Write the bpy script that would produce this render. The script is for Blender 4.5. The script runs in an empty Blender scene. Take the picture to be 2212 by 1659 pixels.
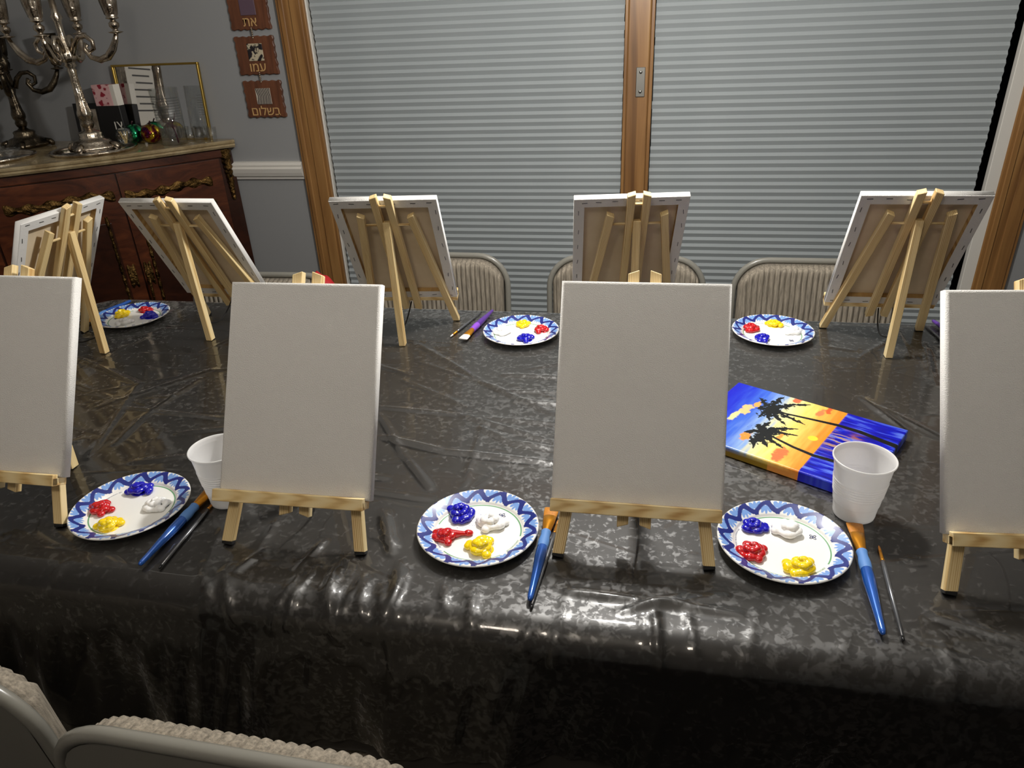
import bpy, bmesh, math, random
import numpy as np
from mathutils import Vector, Matrix
random.seed(7); rng = np.random.default_rng(7)
S = bpy.context.scene
COL = S.collection
PI = math.pi
T = 0.745                      # height of the table top above the floor

# ------------------------------------------------------------------ camera
FPX, YAW, PIT, ROLL, CH_ = 1570.064, -0.2077, 0.4757, -0.0462, 0.6799
fwd = Vector((math.sin(YAW)*math.cos(PIT), math.cos(YAW)*math.cos(PIT), -math.sin(PIT)))
rt = Vector((math.cos(YAW), -math.sin(YAW), 0)); up = rt.cross(fwd)
r2 = rt*math.cos(ROLL)+up*math.sin(ROLL); u2 = up*math.cos(ROLL)-rt*math.sin(ROLL)
cam = bpy.data.cameras.new('camera'); camo = bpy.data.objects.new('camera', cam); COL.objects.link(camo)
cam.sensor_fit = 'HORIZONTAL'; cam.sensor_width = 36; cam.lens = FPX/2212*36; cam.clip_start = .01
m = Matrix((r2, u2, -fwd)).transposed().to_4x4(); m.translation = (0, 0, T+CH_); camo.matrix_world = m
S.camera = camo
# ------------------------------------------------------------------ world, lights, exposure
wd = bpy.data.worlds.new('world'); S.world = wd; wd.use_nodes = True
wd.node_tree.nodes['Background'].inputs[0].default_value = (.02, .025, .035, 1)
wd.node_tree.nodes['Background'].inputs[1].default_value = .3
def lamp(name, loc, power, col, radius):
    l = bpy.data.lights.new(name, 'POINT'); l.energy = power; l.color = col; l.shadow_soft_size = radius
    o = bpy.data.objects.new(name, l); o.location = loc; COL.objects.link(o); return o
lamp('pendant_lamp_offscreen', (-.06, 1.40, T+.98), 31, (1.0, .97, .92), .05)
lamp('ceiling_lamp_offscreen', (-.45, -.45, 2.36), 11, (1.0, .89, .76), .14)
S.view_settings.view_transform = 'Standard'; S.view_settings.look = 'None'
S.view_settings.gamma = 1; S.view_settings.use_curve_mapping = False
S.view_settings.exposure = 0.78
try:
    S.cycles.sample_clamp_indirect = 6; S.cycles.caustics_refractive = False
except Exception: pass

# ------------------------------------------------------------------ helpers
def lin(c):
    c = np.asarray(c, float)
    if c.max() > 1: c = c/255
    return np.where(c <= .04045, c/12.92, ((c+.055)/1.055)**2.4)
def link(o, parent=None, mat=None):
    COL.objects.link(o)
    if parent: o.parent = parent
    if mat: o.data.materials.append(mat) if not o.data.materials else None
    return o
def mesh_obj(name, me, mat=None, parent=None, mtx=None, smooth=False):
    o = bpy.data.objects.new(name, me)
    if mat and not me.materials: me.materials.append(mat)
    COL.objects.link(o)
    if parent: o.parent = parent
    if mtx is not None: o.matrix_basis = mtx
    if smooth:
        me.polygons.foreach_set('use_smooth', [True]*len(me.polygons))
    return o
def tag(o, label, cat, group=None, kind=None):
    if label: o['label'] = label
    if cat: o['category'] = cat
    if group: o['group'] = group
    if kind: o['kind'] = kind
    return o
def empty(name, loc=(0, 0, 0), rz=0):
    o = bpy.data.objects.new(name, None); COL.objects.link(o); o.location = loc; o.rotation_euler = (0, 0, rz)
    o.empty_display_size = .05
    return o
def bm_mesh(bm, name='m'):
    me = bpy.data.meshes.new(name); bm.normal_update(); bm.to_mesh(me); bm.free(); return me
def box_bm(x0, x1, y0, y1, z0, z1, bev=0, bm=None, seg=1):
    b2 = bmesh.new()
    r = bmesh.ops.create_cube(b2, size=1)
    for v in b2.verts: v.co = Vector((x0+(v.co.x+.5)*(x1-x0), y0+(v.co.y+.5)*(y1-y0), z0+(v.co.z+.5)*(z1-z0)))
    if bev: bmesh.ops.bevel(b2, geom=list(b2.edges), offset=bev, segments=seg, affect='EDGES', profile=.5)
    if bm is None: return b2
    me = bm_mesh(b2); bm.from_mesh(me); bpy.data.meshes.remove(me); return bm
def box(name, x0, x1, y0, y1, z0, z1, mat, parent=None, bev=0, seg=1, mtx=None):
    return mesh_obj(name, bm_mesh(box_bm(x0, x1, y0, y1, z0, z1, bev, None, seg), name), mat, parent, mtx)
def lathe_me(prof, n=48, name='lathe', wob=None):
    """profile list of (r, z); returns a mesh"""
    vs = []; fs = []
    k = len(prof)
    for j in range(n):
        a = 2*PI*j/n
        for i, (r, z) in enumerate(prof):
            rr = r*(1+(wob(a, i) if wob else 0))
            vs.append((rr*math.cos(a), rr*math.sin(a), z))
    for j in range(n):
        j2 = (j+1) % n
        for i in range(k-1):
            a, b, c, d = j*k+i, j2*k+i, j2*k+i+1, j*k+i+1
            fs.append((a, b, c, d))
    me = bpy.data.meshes.new(name); me.from_pydata(vs, [], fs)
    bm = bmesh.new(); bm.from_mesh(me); bmesh.ops.remove_doubles(bm, verts=bm.verts, dist=1e-6)
    bmesh.ops.recalc_face_normals(bm, faces=bm.faces); bm.to_mesh(me); bm.free()
    me.polygons.foreach_set('use_smooth', [True]*len(me.polygons))
    return me
def tube_bm(pts, rad, n=8, bm=None, closed=False, flat=1.0, caps=True):
    """tube along points, rad scalar or list"""
    bm = bm or bmesh.new()
    P = [Vector(p) for p in pts]; N = len(P)
    rads = rad if hasattr(rad, '__len__') else [rad]*N
    rings = []; prev = None
    for i in range(N):
        if closed: t = P[(i+1) % N]-P[i-1]
        else: t = (P[min(i+1, N-1)]-P[max(i-1, 0)])
        if t.length < 1e-9: t = Vector((0, 0, 1))
        t.normalize()
        if prev is None:
            a = Vector((0, 0, 1)) if abs(t.z) < .9 else Vector((1, 0, 0))
            x = (a-t*a.dot(t)).normalized()
        else: x = (prev-t*prev.dot(t)).normalized()
        prev = x; y = t.cross(x)
        rings.append([bm.verts.new(P[i]+(x*math.cos(2*PI*k/n)*flat+y*math.sin(2*PI*k/n))*rads[i]) for k in range(n)])
    M = N if closed else N-1
    for i in range(M):
        A, B = rings[i], rings[(i+1) % N]
        for k in range(n): bm.faces.new((A[k], A[(k+1) % n], B[(k+1) % n], B[k]))
    if caps and not closed:
        bm.faces.new(list(reversed(rings[0]))); bm.faces.new(rings[-1])
    for f in bm.faces: f.smooth = True
    return bm
def tube(name, pts, rad, mat, parent=None, n=8, closed=False, flat=1.0):
    return mesh_obj(name, bm_mesh(tube_bm(pts, rad, n, None, closed, flat), name), mat, parent)
def grid_me(V, name='grid', colors=None, wrap_u=False):
    """V array (nu,nv,3)"""
    nu, nv = V.shape[:2]
    idx = np.arange(nu*nv).reshape(nu, nv)
    if wrap_u: idx = np.vstack([idx, idx[:1]])
    q = np.stack([idx[:-1, :-1], idx[1:, :-1], idx[1:, 1:], idx[:-1, 1:]], -1).reshape(-1, 4)
    me = bpy.data.meshes.new(name)
    me.vertices.add(nu*nv); me.vertices.foreach_set('co', V.reshape(-1).astype(np.float32))
    me.loops.add(q.size); me.loops.foreach_set('vertex_index', q.reshape(-1).astype(np.int32))
    me.polygons.add(len(q)); me.polygons.foreach_set('loop_start', (np.arange(len(q))*4).astype(np.int32))
    me.polygons.foreach_set('use_smooth', np.ones(len(q), bool))
    me.update(calc_edges=True)
    if colors is not None:
        at = me.color_attributes.new('print', 'FLOAT_COLOR', 'POINT')
        c4 = np.ones((nu*nv, 4), np.float32); c4[:, :3] = colors.reshape(-1, 3); at.data.foreach_set('color', c4.reshape(-1))
    me.validate(); return me
def smooth01(x): x = np.clip(x, 0, 1); return x*x*(3-2*x)

# ------------------------------------------------------------------ materials
class NT:
    def __init__(s, name):
        s.m = bpy.data.materials.new(name); s.m.use_nodes = True; s.t = s.m.node_tree; s.n = s.t.nodes
        s.b = s.n['Principled BSDF']; s.out = s.n['Material Output']
    def add(s, ty, **kw):
        n = s.n.new(ty)
        for k, v in kw.items():
            if k.startswith('i_'): n.inputs[k[2:].replace('_', ' ')].default_value = v
            else: setattr(n, k, v)
        return n
    def lk(s, a, b): s.t.links.new(a, b)
    def coords(s, kind='Object', scale=(1, 1, 1), rot=(0, 0, 0), rand=0):
        tc = s.add('ShaderNodeTexCoord'); mp = s.add('ShaderNodeMapping')
        mp.inputs['Scale'].default_value = scale; mp.inputs['Rotation'].default_value = rot
        s.lk(tc.outputs[kind], mp.inputs['Vector'])
        if rand:
            oi = s.add('ShaderNodeObjectInfo'); mu = s.add('ShaderNodeMath', operation='MULTIPLY'); mu.inputs[1].default_value = rand
            s.lk(oi.outputs['Random'], mu.inputs[0]); s.lk(mu.outputs[0], mp.inputs['Location'])
        return mp.outputs[0]
    def noise(s, vec, scale, detail=3, rough=.55, dist=0):
        n = s.add('ShaderNodeTexNoise'); n.inputs['Scale'].default_value = scale; n.inputs['Detail'].default_value = detail
        n.inputs['Roughness'].default_value = rough; n.inputs['Distortion'].default_value = dist; s.lk(vec, n.inputs['Vector']); return n.outputs['Fac']
    def ramp(s, fac, stops):
        r = s.add('ShaderNodeValToRGB'); e = r.color_ramp.elements
        while len(e) < len(stops): e.new(.5)
        for i, (p, c) in enumerate(stops):
            e[i].position = p; e[i].color = (*c, 1) if hasattr(c, '__len__') else (c, c, c, 1)
        s.lk(fac, r.inputs[0]); return r.outputs[0]
    def bump(s, h, strength=.3, dist=.001, normal=None):
        b = s.add('ShaderNodeBump'); b.inputs['Strength'].default_value = strength; b.inputs['Distance'].default_value = dist
        s.lk(h, b.inputs['Height'])
        if normal: s.lk(normal, b.inputs['Normal'])
        return b.outputs[0]
    def set(s, **kw):
        for k, v in kw.items():
            k = k.replace('_', ' ')
            if hasattr(v, 'is_output') or isinstance(v, bpy.types.NodeSocket): s.lk(v, s.b.inputs[k])
            else: s.b.inputs[k].default_value = v
        return s
def C(*c): return (*[float(x) for x in lin(c)], 1)
def plain(name, col, rough=.5, metal=0, **kw):
    n = NT(name); n.set(Base_Color=C(*col), Roughness=rough, Metallic=metal, **kw); return n.m
def pine(name, c1, c2, c3, sc=(95, 95, 5), rough=.55):
    n = NT(name); v = n.coords('Object', sc, rand=7)
    f = n.noise(v, 1.0, 2.5, .55, 1.1); w = n.add('ShaderNodeTexWave', wave_type='BANDS', bands_direction='X')
    w.inputs['Scale'].default_value = 1.3; w.inputs['Distortion'].default_value = 7; w.inputs['Detail'].default_value = 1.5; w.inputs['Detail Scale'].default_value = .5
    n.lk(v, w.inputs['Vector'])
    mx = n.add('ShaderNodeMath', operation='MULTIPLY'); n.lk(f, mx.inputs[0]); n.lk(w.outputs['Fac'], mx.inputs[1])
    c = n.ramp(mx.outputs[0], [(.0, lin(c1)), (.3, lin(c2)), (.62, lin(c3))])
    n.set(Base_Color=c, Roughness=rough, Normal=n.bump(f, .15, .0006)); return n.m
M = {}
M['pine'] = pine('pine_wood', (238, 216, 166), (228, 200, 142), (190, 148, 88))
M['pine_x'] = pine('ledge_pine', (238, 216, 166), (228, 200, 142), (190, 148, 88), (5, 95, 95))
M['pine2'] = pine('stretcher_wood', (206, 176, 122), (190, 154, 96), (150, 108, 58))
M['rubber'] = plain('black_rubber', (14, 14, 14), .7)
M['strap'] = plain('black_strap', (16, 16, 17), .55)
M['steel'] = plain('staple_steel', (120, 120, 120), .35, 1)
# gessoed canvas with a linen weave
n = NT('gessoed_canvas'); v = n.coords('Object'); 
f1 = n.noise(v, 620, 2, .6); f2 = n.noise(v, 15, 2, .5); f3 = n.noise(v, 1500, 1, .5)
ad = n.add('ShaderNodeMath', operation='ADD'); n.lk(f1, ad.inputs[0]); n.lk(f3, ad.inputs[1])
b1 = n.bump(ad.outputs[0], .85, .0012); b0 = n.bump(f2, .16, .014, b1)
n.set(Base_Color=C(238, 236, 232), Roughness=.85, Normal=b0); M['canvas'] = n.m
n = NT('raw_canvas_back'); v = n.coords('Object'); f1 = n.noise(v, 700, 2, .6); f2 = n.noise(v, 14, 3, .55)
n.set(Base_Color=n.ramp(f2, [(.3, lin((214, 196, 164))), (.7, lin((228, 212, 184)))]), Roughness=.9, Normal=n.bump(f1, .3, .0006)); M['rawback'] = n.m
def vcol(name, rough, coat=0, bump=None):
    n = NT(name); a = n.add('ShaderNodeVertexColor', layer_name='print')
    n.set(Base_Color=a.outputs['Color'], Roughness=rough, Coat_Weight=coat, Coat_Roughness=.1)
    if bump:
        v = n.coords('Object', bump[0]); n.set(Normal=n.bump(n.noise(v, 1, 3, .6), bump[1], bump[2]))
    return n.m
M['plate'] = vcol('printed_paper_plate', .38, .25)
M['painting'] = vcol('acrylic_painting', .32, .1, ((500, 180, 300), .35, .0008))
M['ink_green'] = plain('green_ink', (86, 140, 96), .5)
M['ink_navy'] = plain('navy_ink', (28, 44, 110), .5)
for k, c in dict(blue=(10, 6, 178), red=(196, 12, 22), yellow=(252, 216, 0), white=(248, 248, 247)).items():
    n = NT('acrylic_'+k); n.set(Base_Color=C(*c), Roughness=.22, Coat_Weight=.6, Coat_Roughness=.06); M['p_'+k] = n.m
n = NT('cup_plastic'); tr = n.add('ShaderNodeBsdfTranslucent'); tr.inputs[0].default_value = (.9, .9, .9, 1)
mx = n.add('ShaderNodeMixShader'); mx.inputs[0].default_value = .42
n.set(Base_Color=C(250, 250, 250), Roughness=.18); n.lk(n.b.outputs[0], mx.inputs[1]); n.lk(tr.outputs[0], mx.inputs[2]); n.lk(mx.outputs[0], n.out.inputs[0]); M['cup'] = n.m
for k, a, b in (('blue', (38, 96, 190), (92, 140, 206)), ('purple', (104, 58, 168), (140, 78, 206))):
    n = NT(k+'_handle'); n.set(Base_Color=C(*a), Roughness=.22, Metallic=.35, Coat_Weight=.7, Coat_Roughness=.08); M[k+'_h'] = n.m
    M[k+'_g'] = plain(k+'_grip', b, .6)
M['ferrule'] = plain('gold_ferrule', (222, 150, 40), .28, .75)
n = NT('golden_bristle'); v = n.coords('Object', (1600, 1600, 20)); f = n.noise(v, 1, 2)
n.set(Base_Color=n.ramp(f, [(.3, lin((150, 84, 20))), (.7, lin((232, 156, 50)))]), Roughness=.45, Normal=n.bump(f, .4, .0004)); M['bristle'] = n.m
M['bristle_w'] = plain('white_bristle', (232, 232, 228), .5)
M['silverstick'] = plain('grey_lacquer', (120, 122, 126), .25, .6)
M['blacktip'] = plain('black_lacquer', (14, 14, 16), .3)
# table cloth and clear film
n = NT('charcoal_cloth'); v = n.coords('Object'); f = n.noise(v, 9, 4, .6)
n.set(Base_Color=n.ramp(f, [(.3, lin((46, 43, 40))), (.7, lin((58, 55, 51)))]), Roughness=.8, Specular_IOR_Level=.2); M['cloth'] = n.m
n = NT('clear_plastic_film'); n.n.remove(n.b)
v = n.coords('Object')
patch = n.noise(v, 100, 4, .60, .5); big = n.noise(v, 2.2, 2, .5)
ad = n.add('ShaderNodeMath', operation='MULTIPLY_ADD'); ad.inputs[1].default_value = .55; n.lk(big, ad.inputs[0]); n.lk(patch, ad.inputs[2])
mask = n.ramp(ad.outputs[0], [(.80, 0.0), (.90, 1.0)])
v2 = n.coords('Object', (3, 13, 1), (0, 0, .5)); v3 = n.coords('Object', (12, 4, 1), (0, 0, .25))
c1 = n.noise(v2, 1, 2, .5, 1.0); c2 = n.noise(v3, 1, 2, .5, 1.2)
vor = n.add('ShaderNodeTexVoronoi', feature='DISTANCE_TO_EDGE'); vor.inputs['Scale'].default_value = 3.3; n.lk(n.coords('Object', (1, 2.1, 1), (0, 0, .4)), vor.inputs['Vector'])
ve = n.ramp(vor.outputs['Distance'], [(0, 1.0), (.03, 0.0)])
bb = n.bump(c1, .06, .006); bb = n.bump(c2, .05, .005, bb); bb = n.bump(ve, .12, .002, bb); bb = n.bump(patch, .03, .0004, bb)
gl = n.add('ShaderNodeBsdfGlossy'); n.lk(bb, gl.inputs['Normal']); gl.inputs['Roughness'].default_value = .06
g2 = n.add('ShaderNodeBsdfGlossy'); n.lk(bb, g2.inputs['Normal']); g2.inputs['Roughness'].default_value = .40
gm = n.add('ShaderNodeMixShader'); n.lk(n.ramp(mask, [(0, .42), (1, .80)]), gm.inputs[0]); n.lk(gl.outputs[0], gm.inputs[1]); n.lk(g2.outputs[0], gm.inputs[2])
fr = n.add('ShaderNodeFresnel'); fr.inputs[0].default_value = 1.5; n.lk(bb, fr.inputs['Normal'])
mm = n.ramp(mask, [(0, .48), (1, .92)]); m3 = n.add('ShaderNodeMath', operation='MULTIPLY'); m3.inputs[1].default_value = 3.5; n.lk(mm, m3.inputs[0])
mu = n.add('ShaderNodeMath', operation='MULTIPLY', use_clamp=True); n.lk(fr.outputs[0], mu.inputs[0]); n.lk(m3.outputs[0], mu.inputs[1])
tp = n.add('ShaderNodeBsdfTransparent'); tp.inputs[0].default_value = (.95, .95, .95, 1)
mx = n.add('ShaderNodeMixShader'); n.lk(mu.outputs[0], mx.inputs[0]); n.lk(tp.outputs[0], mx.inputs[1]); n.lk(gm.outputs[0], mx.inputs[2]); n.lk(mx.outputs[0], n.out.inputs[0])
M['film'] = n.m
# room
n = NT('grey_blue_wall_paint'); v = n.coords('Object'); n.set(Base_Color=C(152, 153, 154), Roughness=.8, Normal=n.bump(n.noise(v, 220, 2), .08, .001)); M['wall'] = n.m
M['ceil'] = plain('ceiling_paint', (232, 230, 226), .9)
M['whitetrim'] = plain('white_trim_paint', (226, 222, 214), .4)
n = NT('dark_carpet'); v = n.coords('Object'); w = n.add('ShaderNodeTexWave'); w.inputs['Scale'].default_value = 22; w.inputs['Distortion'].default_value = .4; n.lk(v, w.inputs['Vector'])
n.set(Base_Color=n.ramp(w.outputs['Fac'], [(.2, lin((22, 18, 15))), (.8, lin((56, 46, 38)))]), Roughness=.9); M['floor'] = n.m
n = NT('oak_casing'); v = n.coords('Object', (24, 24, 1.5), rand=5); f = n.noise(v, 1, 4, .6, .8)
n.set(Base_Color=n.ramp(f, [(.25, lin((104, 70, 38))), (.5, lin((150, 108, 62))), (.75, lin((174, 132, 80)))]), Roughness=.38, Coat_Weight=.25, Coat_Roughness=.2); M['oak'] = n.m
n = NT('pleated_shade_fabric'); v = n.coords('Object'); f = n.noise(v, 900, 1); f2 = n.noise(n.coords('Object', (1.2, 1, 1)), 1.5, 2)
n.set(Base_Color=n.ramp(f2, [(.3, lin((156, 163, 166))), (.7, lin((170, 176, 178)))]), Roughness=.85, Normal=n.bump(f, .12, .0005)); M['blind'] = n.m
M['glass_dark'] = plain('night_window_glass', (10, 12, 16), .05)
M['plate_steel'] = plain('brushed_plate', (140, 138, 132), .4, .9)
M['screw'] = plain('screw_steel', (170, 168, 160), .25, 1)
# chairs
n = NT('grey_ribbed_upholstery'); v = n.coords('Object', (1, 1, 1), rand=3); f = n.noise(n.coords('Object', (260, 260, 26)), 1, 3, .6); f2 = n.noise(v, 700, 1)
n.set(Base_Color=n.ramp(f, [(.3, lin((108, 101, 90))), (.7, lin((160, 150, 134)))]), Roughness=.9, Normal=n.bump(f2, .4, .001)); M['pad'] = n.m
M['chairmetal'] = plain('grey_enamel_tube', (128, 126, 118), .3, .0, Coat_Weight=.4)
M['red'] = plain('red_cloth', (178, 22, 30), .7)
# cabinet and its things
n = NT('burl_veneer'); v = n.coords('Object', (3, 3, 9)); f = n.noise(v, 2.2, 6, .65, 1.5)
n.set(Base_Color=n.ramp(f, [(.3, lin((48, 22, 13))), (.5, lin((80, 40, 22))), (.7, lin((108, 58, 32)))]), Roughness=.3, Coat_Weight=.5, Coat_Roughness=.15); M['veneer'] = n.m
n = NT('dark_veneer'); v = n.coords('Object', (3, 3, 9)); f = n.noise(v, 2.2, 6, .65, 1.5)
n.set(Base_Color=n.ramp(f, [(.3, lin((34, 16, 10))), (.7, lin((62, 31, 18)))]), Roughness=.3, Coat_Weight=.5, Coat_Roughness=.15); M['veneer_d'] = n.m
n = NT('tan_marble'); v = n.coords('Object'); f = n.noise(v, 9, 7, .7, 1.0)
n.set(Base_Color=n.ramp(f, [(.3, lin((118, 98, 68))), (.5, lin((160, 142, 108))), (.72, lin((190, 174, 140)))]), Roughness=.12); M['marble'] = n.m
def relief(name, a, b, rough, sc, st, metal=1):
    n = NT(name); v = n.coords('Object'); f = n.noise(v, sc, 4, .6, .5); tn = n.noise(n.coords('Object', (1, 1, 1), (.7, .4, 1.1)), sc*.3, 3, .6)
    n.set(Base_Color=n.ramp(tn, [(.35, lin(a)), (.6, lin(b))]), Metallic=metal, Roughness=rough, Normal=n.bump(f, st, .006)); return n.m
M['bronze'] = relief('gilt_bronze', (40, 28, 14), (120, 92, 52), .38, 90, .9)
M['silver'] = relief('chased_silver', (150, 136, 118), (214, 202, 184), .16, 60, .35)
M['silver_p'] = plain('polished_silver', (206, 192, 172), .12, 1)
M['silver_d'] = relief('dark_silver', (52, 46, 38), (120, 108, 90), .25, 70, .4)  # darker brown-grey silver tone for the second candelabra
M['mirror'] = plain('mirror_glass', (225, 225, 225), .02, 1)
M['gold'] = plain('gold_frame', (196, 164, 84), .3, 1)
n = NT('clear_glass'); n.n.remove(n.b); tp = n.add('ShaderNodeBsdfTransparent'); tp.inputs[0].default_value = (.97, .98, .98, 1); gl = n.add('ShaderNodeBsdfGlossy'); gl.inputs['Roughness'].default_value = .03
fr = n.add('ShaderNodeLayerWeight'); fr.inputs[0].default_value = .2; fr = n.ramp(fr.outputs['Facing'], [(0, .09), (.5, .20), (1, .95)]); mx = n.add('ShaderNodeMixShader'); n.lk(fr, mx.inputs[0]); n.lk(tp.outputs[0], mx.inputs[1]); n.lk(gl.outputs[0], mx.inputs[2]); n.lk(mx.outputs[0], n.out.inputs[0]); M['glass'] = n.m
for k, a, b in (('green', (8, 70, 40), (40, 170, 110)), ('gold', (120, 30, 40), (190, 170, 40))):
    n = NT('iridescent_'+k); ir = n.noise(n.coords('Object'), 22, 2, .5, 1.5)
    n.set(Base_Color=n.ramp(ir, [(.35, lin(b)), (.52, lin(a)), (.68, lin((50, 30, 80)))]), Metallic=.9, Roughness=.12); M['iri_'+k] = n.m
M['black'] = plain('black_card', (18, 17, 18), .35)
M['paper'] = plain('white_card', (225, 220, 210), .7)
M['grey_print'] = plain('grey_print', (70, 70, 70), .7)
n = NT('pink_butterfly_print'); v = n.coords('Object'); vo = n.add('ShaderNodeTexVoronoi'); vo.inputs['Scale'].default_value = 38; n.lk(v, vo.inputs['Vector'])
f = n.noise(v, 60, 2); ad = n.add('ShaderNodeMath', operation='MULTIPLY'); n.lk(vo.outputs['Distance'], ad.inputs[0]); n.lk(f, ad.inputs[1])
n.set(Base_Color=n.ramp(ad.outputs[0], [(.17, lin((150, 30, 50))), (.22, lin((226, 180, 180)))]), Roughness=.6); M['pink'] = n.m
n = NT('reddish_plaque_wood'); v = n.coords('Object', (60, 60, 8)); f = n.noise(v, 1, 4)
n.set(Base_Color=n.ramp(f, [(.3, lin((84, 50, 34))), (.7, lin((120, 74, 50)))]), Roughness=.45); M['plaque'] = n.m
M['letters'] = plain('tan_letters', (206, 166, 110), .5)
M['purpletile'] = plain('mauve_tile', (98, 78, 92), .5)
n = NT('leopard_tile'); v = n.coords('Object'); f = n.noise(v, 46, 2, .5, .6)
n.set(Base_Color=n.ramp(f, [(.44, lin((34, 30, 34))), (.50, lin((200, 188, 160)))]), Roughness=.5); M['leopard'] = n.m
M['tile_l'] = plain('pale_tile', (190, 180, 165), .5); M['tile_d'] = plain('dark_tile_stripe', (52, 46, 50), .5)
M['toothpick'] = plain('pale_sticks', (220, 190, 130), .6)
M['branch'] = plain('dark_branch_paint', (60, 22, 34), .5)

# ------------------------------------------------------------------ room shell
WY = 2.80; XL, XR, YF, ZC = -2.78, 2.7, -2.4, 2.45
def struct(o): o['kind'] = 'structure'; return o
struct(box('floor', XL-.1, XR+.1, YF-.1, WY+.1, -.1, 0, M['floor']))
struct(box('ceiling', XL-.1, XR+.1, YF-.1, WY+.1, ZC, ZC+.1, M['ceil']))
DX0, DX1, DZ = -1.31, 1.15, 2.07          # opening of the sliding door
bm = box_bm(XL-.1, DX0, WY, WY+.12, 0, ZC); box_bm(DX1, XR+.1, WY, WY+.12, 0, ZC, 0, bm); box_bm(DX0, DX1, WY, WY+.12, DZ, ZC, 0, bm)
struct(mesh_obj('wall_back', bm_mesh(bm), M['wall']))
bm = box_bm(XL-.12, XL, YF-.1, .15, 0, ZC); box_bm(XL-.12, XL, 1.05, WY, 0, ZC, 0, bm); box_bm(XL-.12, XL, .15, 1.05, 2.05, ZC, 0, bm)
struct(mesh_obj('wall_left', bm_mesh(bm), M['wall']))
struct(box('wall_right', XR, XR+.12, YF-.1, WY, 0, ZC, M['wall']))
struct(box('wall_front', XL-.1, XR+.1, YF-.12, YF, 0, ZC, M['wall']))
d2 = empty('door_2', (XL-.05, .6, 0)); struct(d2)
box('door_leaf', -.03, .01, -.44, .44, .01, 2.04, M['veneer_d'], d2, .004)
for s in (-1, 1): box('casing', -.02, .07, s*.45-.05, s*.45+.05, 0, 2.1, M['oak'], d2, .004)
# sliding patio door: frame, glass, central stile
def rail_prof(name, x0, x1):
    prof = [(0, .100), (.010, .102), (.012, .112), (.020, .116), (.026, .130), (.030, .146), (.022, .152), (.024, .160), (.016, .170), (0, .172)]
    bm = bmesh.new(); A = [bm.verts.new((x0, WY-p, T+z)) for p, z in prof]; B = [bm.verts.new((x1, WY-p, T+z)) for p, z in prof]
    for i in range(len(prof)-1): bm.faces.new((A[i], A[i+1], B[i+1], B[i]))
    bm.faces.new(A); bm.faces.new(list(reversed(B))); bmesh.ops.recalc_face_normals(bm, faces=bm.faces)
    return struct(mesh_obj(name, bm_mesh(bm), M['whitetrim']))
def casing(name, x0, x1, z0, z1, horiz=False):
    bm = box_bm(x0, x1, WY-.018, WY-.0005, z0, z1, .003)
    if not horiz:
        box_bm(x0+.012, x0+.032, WY-.024, WY-.016, z0, z1, .003, bm); box_bm(x1-.055, x1-.012, WY-.023, WY-.016, z0, z1, .003, bm)
    return struct(mesh_obj(name, bm_mesh(bm), M['oak']))
casing('trim_1', -1.405, -1.295, 0, 2.16); casing('trim_2', 1.145, 1.255, 0, 2.16)
struct(box('trim_3', -1.293, 1.143, WY-.02, WY-.0005, 2.06, 2.16, M['oak'], None, .003))
rail_prof('trim_4', -2.775, -1.407); rail_prof('trim_5', 1.257, 2.69)
struct(box('baseboard_back', 1.257, 2.69, WY-.016, WY-.0005, .001, .12, M['whitetrim'], None, .003))
d1 = empty('door_1', (0, WY, 0)); struct(d1)
box('jamb', 1.108, 1.149, -.012, .016, .001, 2.068, M['whitetrim'], d1, .002)
box('jamb', -1.309, -1.292, 0, .10, .001, 2.068, M['whitetrim'], d1, .002)
box('head', -1.292, 1.108, .0, .10, 2.03, 2.068, M['whitetrim'], d1, .002)
st = box('stile', -.124, -.049, -.034, .06, .001, 2.03, M['oak'], d1, .004)
box('stile', -.0485, -.036, -.020, .06, .001, 2.03, M['oak'], d1, .002)
box('glazing_bead', -.136, -.1245, -.020, .06, .001, 2.03, M['oak'], d1, .002)
hp = box('handle_plate', -.092, -.061, -.039, -.0345, T+.388, T+.484, M['plate_steel'], st, .0015)
hp.parent = d1
for zz in (T+.405, T+.468):
    me = bm_mesh(bmesh.ops.create_uvsphere and (lambda b: (bmesh.ops.create_uvsphere(b, u_segments=12, v_segments=8, radius=.0055), b)[1])(bmesh.new()))
    o = mesh_obj('screw', me, M['screw'], d1, Matrix.Translation((-.0765, -.039, zz)) @ Matrix.Scale(.5, 4, (0, 1, 0)), True)
box('pane', -1.29, -.136, .065, .075, .001, 2.03, M['glass_dark'], d1)
box('pane', -.036, 1.148, .085, .095, .001, 2.03, M['glass_dark'], d1)
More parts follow.
